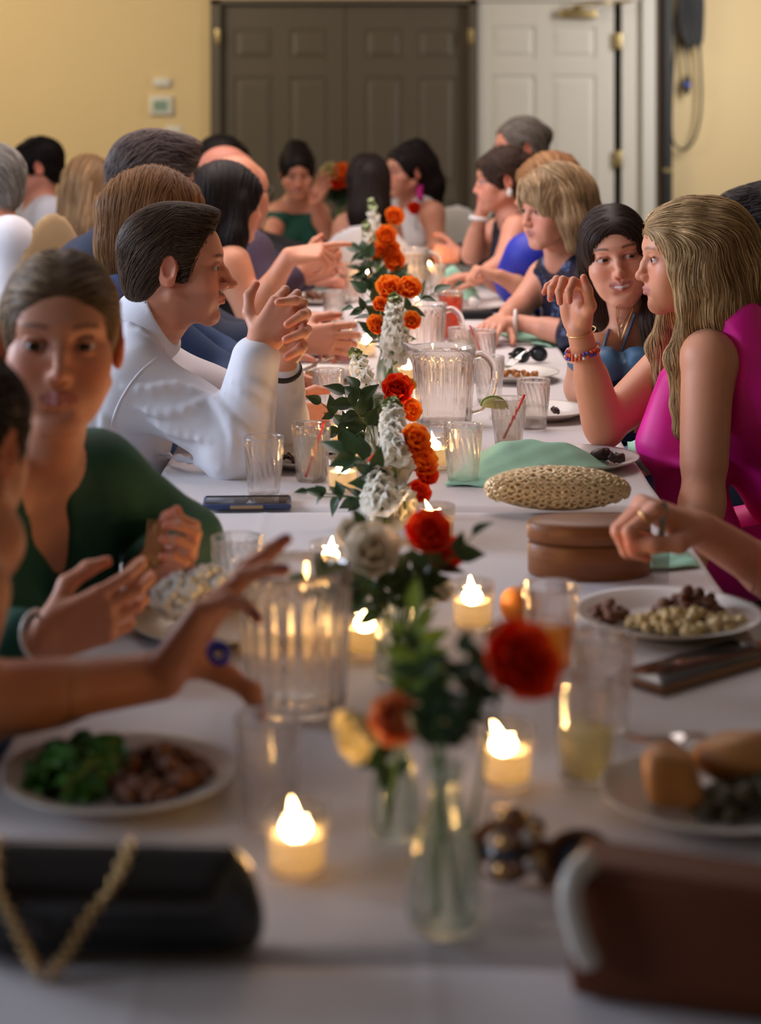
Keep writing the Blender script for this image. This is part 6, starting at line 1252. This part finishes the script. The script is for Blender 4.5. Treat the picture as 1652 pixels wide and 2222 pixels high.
for k_, m in (('white', M_PET['white']), ('bud', mat('green_bud', (.36, .42, .20), rough=.6))): FLOR[k_] = np_mesh('floret', FV, FQ); FLOR[k_].materials.append(m)
def leaf_mesh(m, w=.32):
    n = 9; v = np.linspace(0, 1, n); V = []
    for t_ in v:
        wd = w * math.sin(min(1, t_ * 1.02) ** .75 * math.pi) * (1 - .25 * t_) + .006
        for u in (-1, -.5, 0, .5, 1): V.append((u * wd, t_, .16 * abs(u) * wd * 2 - .25 * t_ * t_ + .05))
    me = np_mesh('leaf', np.array(V), np.array([(i * 5 + j, i * 5 + j + 1, (i + 1) * 5 + j + 1, (i + 1) * 5 + j) for i in range(n - 1) for j in range(4)])); me.materials.append(m); return me
LEAF = {'dark': leaf_mesh(M_LEAF), 'fresh': leaf_mesh(M_LEAFL, .26)}
def place(me, name, parent, p, d, n, s):
    d = unit(d); n = unit(A(*n) - d * (A(*n) @ d)) if np.linalg.norm(np.cross(A(*n), d)) > 1e-4 else unit(np.cross(d, A(.3, .5, .8))); x = np.cross(d, n)
    o = link(name, me, parent); M = np.eye(4); M[:3, 0] = x * s; M[:3, 1] = d * s; M[:3, 2] = n * s; M[:3, 3] = p; o.matrix_local = Matrix(M.tolist()); return o
def stemmed(t, base, root, head, bend=.0, r=.0022, m=None):
    mid = lerp(root, head, .55) + A(bend, 0, .01); pts = spline([root - base, mid - base, head - base], 14); V, Q = tube_np(pts, r, 7); obj('stem', (V, Q), m or M_STEM, t, True); return pts
seedn = [0]
def rose(head, root, lab, col='orange', R=.030, face=(-.1, -.6, .75), cat='flower', name='ranunculus', col2=None, grp=None):
    seedn[0] += 1; g = np.random.default_rng(seedn[0]); t = empty(name, tuple(root), lab, cat, grp); f = unit(A(*face)); e1 = unit(np.cross(f, A(.2, .9, .3))); e2 = np.cross(f, e1); h = head - root
    stemmed(t, root, root, head - f * R * .6)
    for layer, (k, tilt, ln) in enumerate(((5, .15, .62), (6, .45, .80), (7, .85, .95), (7, 1.2, 1.02))):
        for i in range(k):
            a = i * 2 * math.pi / k + layer * .5 + g.uniform(-.15, .15); rad = e1 * math.cos(a) + e2 * math.sin(a); tl = tilt + g.uniform(-.1, .1)
            d = f * math.cos(tl) + rad * math.sin(tl); n = f * math.sin(tl) - rad * math.cos(tl)
            place(PETAL[col2 if (col2 and layer == 0) else col], 'petal', t, h - f * R * .55 + rad * R * .10, d, n, R * ln * 1.15)
    return t
def stock(tip, low, root, lab, n=26, R=.021, bud=6):
    seedn[0] += 1; g = np.random.default_rng(100 + seedn[0]); t = empty('stock_flower', tuple(root), lab, 'flower'); stemmed(t, root, root, low - A(0, 0, .005), r=.003)
    ax = tip - low; V, Q = tube_np(np.array([low - root - A(0, 0, .005), low - root + ax * .5, tip - root]), .0028, 7); obj('stem', (V, Q), M_STEM, t, True); u = unit(ax); e1 = unit(np.cross(u, A(.3, .9, .1))); e2 = np.cross(u, e1)
    n = int(n * 1.25)
    for i in range(n):
        q_ = (i + .3) / n; a = i * 2.4; rad = e1 * math.cos(a) + e2 * math.sin(a); s = R * .84 * (1.05 - .55 * q_ ** 1.5) * g.uniform(.85, 1.15); f = unit(rad + u * (.15 + .9 * q_))
        place(FLOR['bud' if i >= n - bud else 'white'], 'floret', t, low - root + ax * q_ + rad * s * .45, np.cross(f, e1 + e2 * .3) if abs(f @ unit(e1 + e2 * .3)) < .9 else np.cross(f, e2), f, s)
    return t
def sprig(root, pts, lab, kind='dark', L=.05, every=2, grp=None, name='greenery_sprig'):
    seedn[0] += 1; g = np.random.default_rng(300 + seedn[0]); t = empty(name, tuple(root), lab, 'greenery', grp); sp = spline([root] + list(pts), 22); V, Q = tube_np(sp - root, np.linspace(.0018, .0009, 22), 6); obj('stem', (V, Q), M_STEM, t, True)
    for i in range(8, 22, every):
        d = unit(sp[min(i + 1, 21)] - sp[i - 1])
        for s in ((-1, 1) if i < 20 else (0,)):
            sd = unit(np.cross(d, A(0, -1, .25))) * s; dd = unit(d * .75 + sd * .85 + g.normal(size=3) * .18); place(LEAF[kind], 'leaf', t, sp[i] - root, dd, A(*(g.normal(size=3) * .35)) + A(0, -.7, .7), L * g.uniform(.75, 1.15))
    return t
def vase(loc, lab, h=.135, s=1.0):
    t = empty('bud_vase', tuple(loc), lab, 'vase'); pr = [(1e-4, 0), (.026, 0), (.030, .004), (.031, .02), (.029, .05), (.021, .080), (.0135, .100), (.0125, .112), (.0165, .130), (.0155, .1305), (.0105, .112), (.0115, .100), (.019, .079), (.027, .05), (.029, .02), (.027, .007), (1e-4, .006)]
    obj('glass', lathe_np([(r * s, z * h / .13) for r, z in pr], 48), G_VASE, t, True); obj('water', lathe_np([(1e-4, .0075), (.0262 * s, .0085), (.0280 * s, .02), (.0262 * s, .05 * h / .13), (.0215 * s, .068 * h / .13), (1e-4, .068 * h / .13)], 36), L_WATER, t, True); return A(*loc)
mouth = lambda v, dx=0, dy=0, h=.10: v + A(dx, dy, h)
rt = lambda v, i: v + A(.010 * math.cos(i * 2.1), .010 * math.sin(i * 2.1), .012)
# nearest bouquet (strongly out of focus)
v = vase(T(965, 2010), 'clear bud vase nearest the camera', .150, 1.15); v2 = vase(T(858, 1815), 'smaller clear bud vase behind the nearest one', .125, .9)
rose(P(1122, 1442, 1.80), rt(v, 0), 'large blurred red flower leaning right from the nearest vase', 'red', .038, (.5, -.7, .5)); rose(P(862, 1562, 1.86), rt(v2, 1), 'blurred peach flower low in the smaller near vase', 'peach', .026, (-.3, -.8, .4)); rose(P(778, 1592, 1.92), rt(v2, 2), 'blurred cream flower at the left of the smaller near vase', 'cream', .027, (-.7, -.5, -.2))
for i, pts in enumerate((((950, 1640), (960, 1520), (1010, 1400)), ((955, 1640), (930, 1520), (900, 1400)), ((962, 1640), (1000, 1560), (1060, 1470)), ((960, 1640), (1010, 1500), (1075, 1390)))):
    sprig(rt(v, i), [P(*q_, 1.80 + .01 * (i - 2)) for q_ in pts], (['upright leafy sprig in the nearest vase', 'left-leaning leafy sprig in the nearest vase', 'right-leaning leafy sprig in the nearest vase', 'highest leafy sprig in the nearest vase, by the red flower'])[i], 'dark', .034, 3, 'leafy sprigs in the nearest bouquet')
for i, pts in enumerate((((880, 1600), (905, 1480), (895, 1300)), ((870, 1620), (890, 1500), (920, 1330)))): sprig(rt(v2, i), [P(*q_, 2.02) for q_ in pts], (['tall fresh green stem reaching highest above the smaller near vase', 'slightly shorter fresh green stem beside the tallest one'])[i], 'fresh', .040, 2, 'tall fresh stems in the smaller near vase')
sprig(rt(v2, 4), [P(850, 1690, 1.98), P(832, 1640, 1.94), P(826, 1665, 1.93)], 'single teal-dark leaf drooping left of the near vase', 'dark', .035, 6)
rose(P(930, 1560, 1.84), rt(v, 7), 'small cream bloom amid the nearest leaves', 'cream', .018, (0, -1, .2))
# second bouquet
v = vase(T(862, 1470), 'bud vase holding the white and red blurred flowers')
for i, (px, py, c_, R_, lab) in enumerate(((808, 1200, 'white', .036, 'white bloom with a yellow heart in the second bouquet'), (930, 1158, 'red', .030, 'upper red bloom in the second bouquet'), (962, 1205, 'red', .026, 'lower red bloom in the second bouquet'), (895, 1275, 'white', .020, 'small white bloom low in the second bouquet'), (765, 1160, 'white', .022, 'small white bloom at the left of the second bouquet'), (955, 1285, 'white', .018, 'small white bloom at the lower right of the second bouquet'))):
    rose(P(px, py, 2.5 + .02 * i), rt(v, i), lab, c_, R_, (.1, -.7, .6), col2='yellow' if i == 0 else None)
for i, pts in enumerate((((830, 1330), (780, 1270), (735, 1245)), ((870, 1300), (840, 1240), (780, 1130)), ((880, 1300), (950, 1240), (1040, 1150)), ((840, 1340), (740, 1290), (660, 1255)), ((880, 1330), (920, 1270), (935, 1215)), ((860, 1330), (850, 1280), (855, 1230)))): sprig(rt(v, i), [P(*q_, 2.52) for q_ in pts], (['leaves left of the white bloom in the second bouquet', 'leaves rising above the white bloom in the second bouquet', 'sprig reaching right past the red blooms of the second bouquet', 'low sprig reaching over the rim of the nearest pitcher', 'leaves under the red blooms of the second bouquet', 'upright leaves at the heart of the second bouquet'])[i], 'dark', .036, 3, 'leafy sprigs in the second bouquet')
# third bouquet, mid-table: stock spikes and orange ranunculus
v = vase(T(850, 1118), 'bud vase behind the second bouquet, holding white stock')
stock(P(850, 868, 3.62), P(858, 1015, 3.44), rt(v, 0), 'tall white stock spike with green tip at the middle of the table', 36, .029); stock(P(812, 1010, 3.46), P(836, 1125, 3.30), rt(v, 1), 'full white stock bloom low in the middle bouquet', 30, .036, 0); stock(P(880, 1065, 3.42), P(878, 1110, 3.3), rt(v, 2), 'short white stock beside the red-orange flowers', 14, .024, 0)
for i, (px, py, R_, lab, c_) in enumerate(((912, 1000, .030, 'red-orange ranunculus left of the mid-table candle', 'orange'), (900, 955, .028, 'orange ranunculus above the mid-table candle', 'orange'), (908, 1070, .022, 'small red-orange ranunculus at the foot of the stock', 'red'), (815, 1005, .016, 'small red bud left of the tall stock spike', 'red'), (925, 1030, .022, 'red-orange ranunculus at the right of the middle bouquet', 'red'))): rose(P(px, py, 3.50), rt(v, i + 3), lab, c_, R_, (.4, -.7, .5))
for i, (pts, L_) in enumerate(((((830, 1060), (790, 1000), (740, 985)), .05), (((825, 1100), (770, 1080), (690, 1078)), .036), (((820, 1090), (745, 1075), (655, 1068)), .030), (((850, 1100), (830, 1130), (800, 1160)), .034))): sprig(rt(v, i + 8), [P(*q_, 3.42) for q_ in pts], (['broad-leaved sprig reaching towards the lemonade straw', 'sprig trailing over the table left of the white stock', 'lowest sprig trailing towards the navy phone', 'short sprig hanging below the white stock bloom'])[i], 'dark', L_, 3, 'leafy sprigs in the middle bouquet')
v = vase(T(822, 995), 'bud vase among dark leaves before the mid-table pitcher')
rose(P(862, 848, 4.02), rt(v, 0), 'open red-orange ranunculus touching the pitcher rim', 'red', .034, (.1, -.8, .5)); rose(P(886, 836, 4.08), rt(v, 1), 'small yellow bloom beside the open ranunculus', 'yellow', .017, (.4, -.5, .7)); rose(P(890, 890, 4.05), rt(v, 2), 'orange ranunculus at the left side of the pitcher', 'orange', .024, (.5, -.7, .3))
stock(P(770, 760, 4.3), P(800, 850, 4.15), rt(v, 3), 'loose white stock leaning left with a green tip', 18, .027, 5)
for i, (pts, L_) in enumerate(((((800, 930), (770, 890), (745, 850)), .055), (((810, 930), (790, 880), (775, 840)), .058), (((790, 940), (740, 910), (690, 868)), .042), (((800, 950), (760, 930), (735, 935)), .050), (((815, 930), (805, 900), (800, 865)), .05))): sprig(rt(v, i + 4), [P(*q_, 4.0 + .02 * i) for q_ in pts], (['pointed-leaf sprig leaning left beside the open ranunculus', 'tallest pointed-leaf sprig by the open ranunculus', 'sprig reaching towards the orange-lit fist', 'low sprig leaning over the small candle', 'upright leaves against the open ranunculus stem'])[i], 'dark', L_ * .9, 4, 'pointed-leaf sprigs by the pitcher')
# fourth bouquet, behind the pitcher
v = vase(T(842, 838), 'bud vase of the bouquet behind the mid-table pitcher')
stock(P(858, 640, 5.02), P(852, 755, 4.94), rt(v, 0), 'white stock spike of the bouquet behind the pitcher', 28, .030); stock(P(880, 715, 5.0), P(862, 780, 4.95), rt(v, 1), 'second white stock of the bouquet behind the pitcher', 16, .028, 2)
for i, (px, py, R_, lab) in enumerate(((818, 706, .028, 'orange ranunculus left of the stock behind the pitcher'), (893, 698, .026, 'orange ranunculus right of the stock behind the pitcher'), (845, 628, .036, 'large orange bloom atop the bouquet behind the pitcher'), (888, 626, .032, 'orange bloom at the top right behind the pitcher'), (826, 662, .022, 'slim orange bud left behind the pitcher'))): rose(P(px, py, 5.05), rt(v, i + 2), lab, 'orange', R_, (.1, -.8, .5))
for i, pts in enumerate((((830, 740), (800, 680), (762, 668)), ((835, 730), (820, 670), (790, 630)), ((850, 720), (900, 660), (950, 632)), ((840, 770), (830, 740), (800, 720)), ((850, 770), (870, 745), (880, 720)))): sprig(rt(v, i + 8), [P(*q_, 5.10) for q_ in pts], (['sprig reaching left in the bouquet behind the pitcher', 'sprig rising left in the bouquet behind the pitcher', 'sprig reaching right towards the beer', 'lower left leaves of the bouquet behind the pitcher', 'short right sprig of the bouquet behind the pitcher'])[i], 'dark', .048, 4, 'leafy sprigs behind the pitcher')
# far bouquets
v = vase(T(838, 705), 'farther bud vase with orange blooms')
for i, (px, py, R_, lab, c_) in enumerate(((838, 512, .036, 'vivid orange bloom in the farther bouquet, upper', 'orange'), (822, 548, .034, 'vivid orange bloom in the farther bouquet, left', 'orange'), (855, 566, .038, 'vivid orange bloom in the farther bouquet, lowest', 'orange'), (850, 540, .028, 'vivid orange bloom at the centre of the farther bouquet', 'orange'))): rose(P(px, py, 6.25), rt(v, i), lab, c_, R_, (.1, -.8, .4))
stock(P(795, 480, 6.3), P(800, 560, 6.25), rt(v, 5), 'pale stock spike left in the farther bouquet', 18, .024)
for i, pts in enumerate((((825, 640), (800, 600), (785, 590)), ((840, 640), (860, 610), (880, 600)), ((830, 620), (800, 560), (775, 545)))): sprig(rt(v, i + 6), [P(*q_, 6.22) for q_ in pts], (['low left sprig in the farther bouquet', 'low right sprig in the farther bouquet', 'high left sprig in the farther bouquet'])[i], 'dark', .055, 3, 'sprigs in the farther bouquet')
v = vase(T(845, 660), 'farthest bud vase on the long table')
rose(P(855, 470, 7.0), rt(v, 0), 'orange-red bloom at the end of the long table', 'orange', .036, (.2, -.9, .3)); stock(P(806, 432, 7.05), P(815, 500, 7.0), rt(v, 1), 'green-white spike at the end of the long table', 16, .024, 8); sprig(rt(v, 3), [P(835, 600, 7), P(815, 540, 7), P(800, 520, 7)], 'fresh sprig at the end of the long table', 'fresh', .05, 3)
v = vase(A(*(P(738, 500, 8.82)[:2]), .753), 'glass vase on the round table', .16, 1.3)
for i, (px, py, R_, lab, c_) in enumerate(((716, 372, .042, 'cream rose in the bridesmaids bouquet', 'cream'), (742, 374, .044, 'orange rose at the top of the bridesmaids bouquet', 'orange'), (732, 394, .042, 'red-orange rose low in the bridesmaids bouquet', 'red'), (755, 388, .04, 'orange rose at the right of the bridesmaids bouquet', 'orange'))): rose(P(px, py, 8.80), rt(v, i), lab, c_, R_, (0, -.9, .4), name='rose')
for i, pts in enumerate((((735, 450), (725, 425), (712, 415)), ((740, 450), (745, 420), (752, 412)), ((738, 455), (738, 430), (733, 420)))): sprig(rt(v, i + 4), [P(*q_, 8.82) for q_ in pts], (['left sprig in the bridesmaids bouquet', 'right sprig in the bridesmaids bouquet', 'middle sprig in the bridesmaids bouquet'])[i], 'dark', .06, 2, 'sprigs of the bridesmaids bouquet')
o = rose(P(900, 452, 8.45), P(905, 500, 8.5), 'red corsage flower before the white gown', 'red', .03, (-.2, -.9, .3))
# ------------------------------------------------------------------ chairs under the guests, and the visible empty-backed ones
for hip, kf, lab, nm in SEATS:
    bk = .05 if nm == 'tan' else .045
    chair(hip[0] - kf[0] * bk, hip[1] - kf[1] * bk, math.atan2(kf[1], kf[0]), lab, M_CHAIRW if nm == 'white' else (M_TAN if nm == 'tan' else M_BLACKP), M_BLKM, bz={'tan': .80, 'white': .74}.get(nm, .70), bh={'tan': .32, 'white': .22}.get(nm, .19))
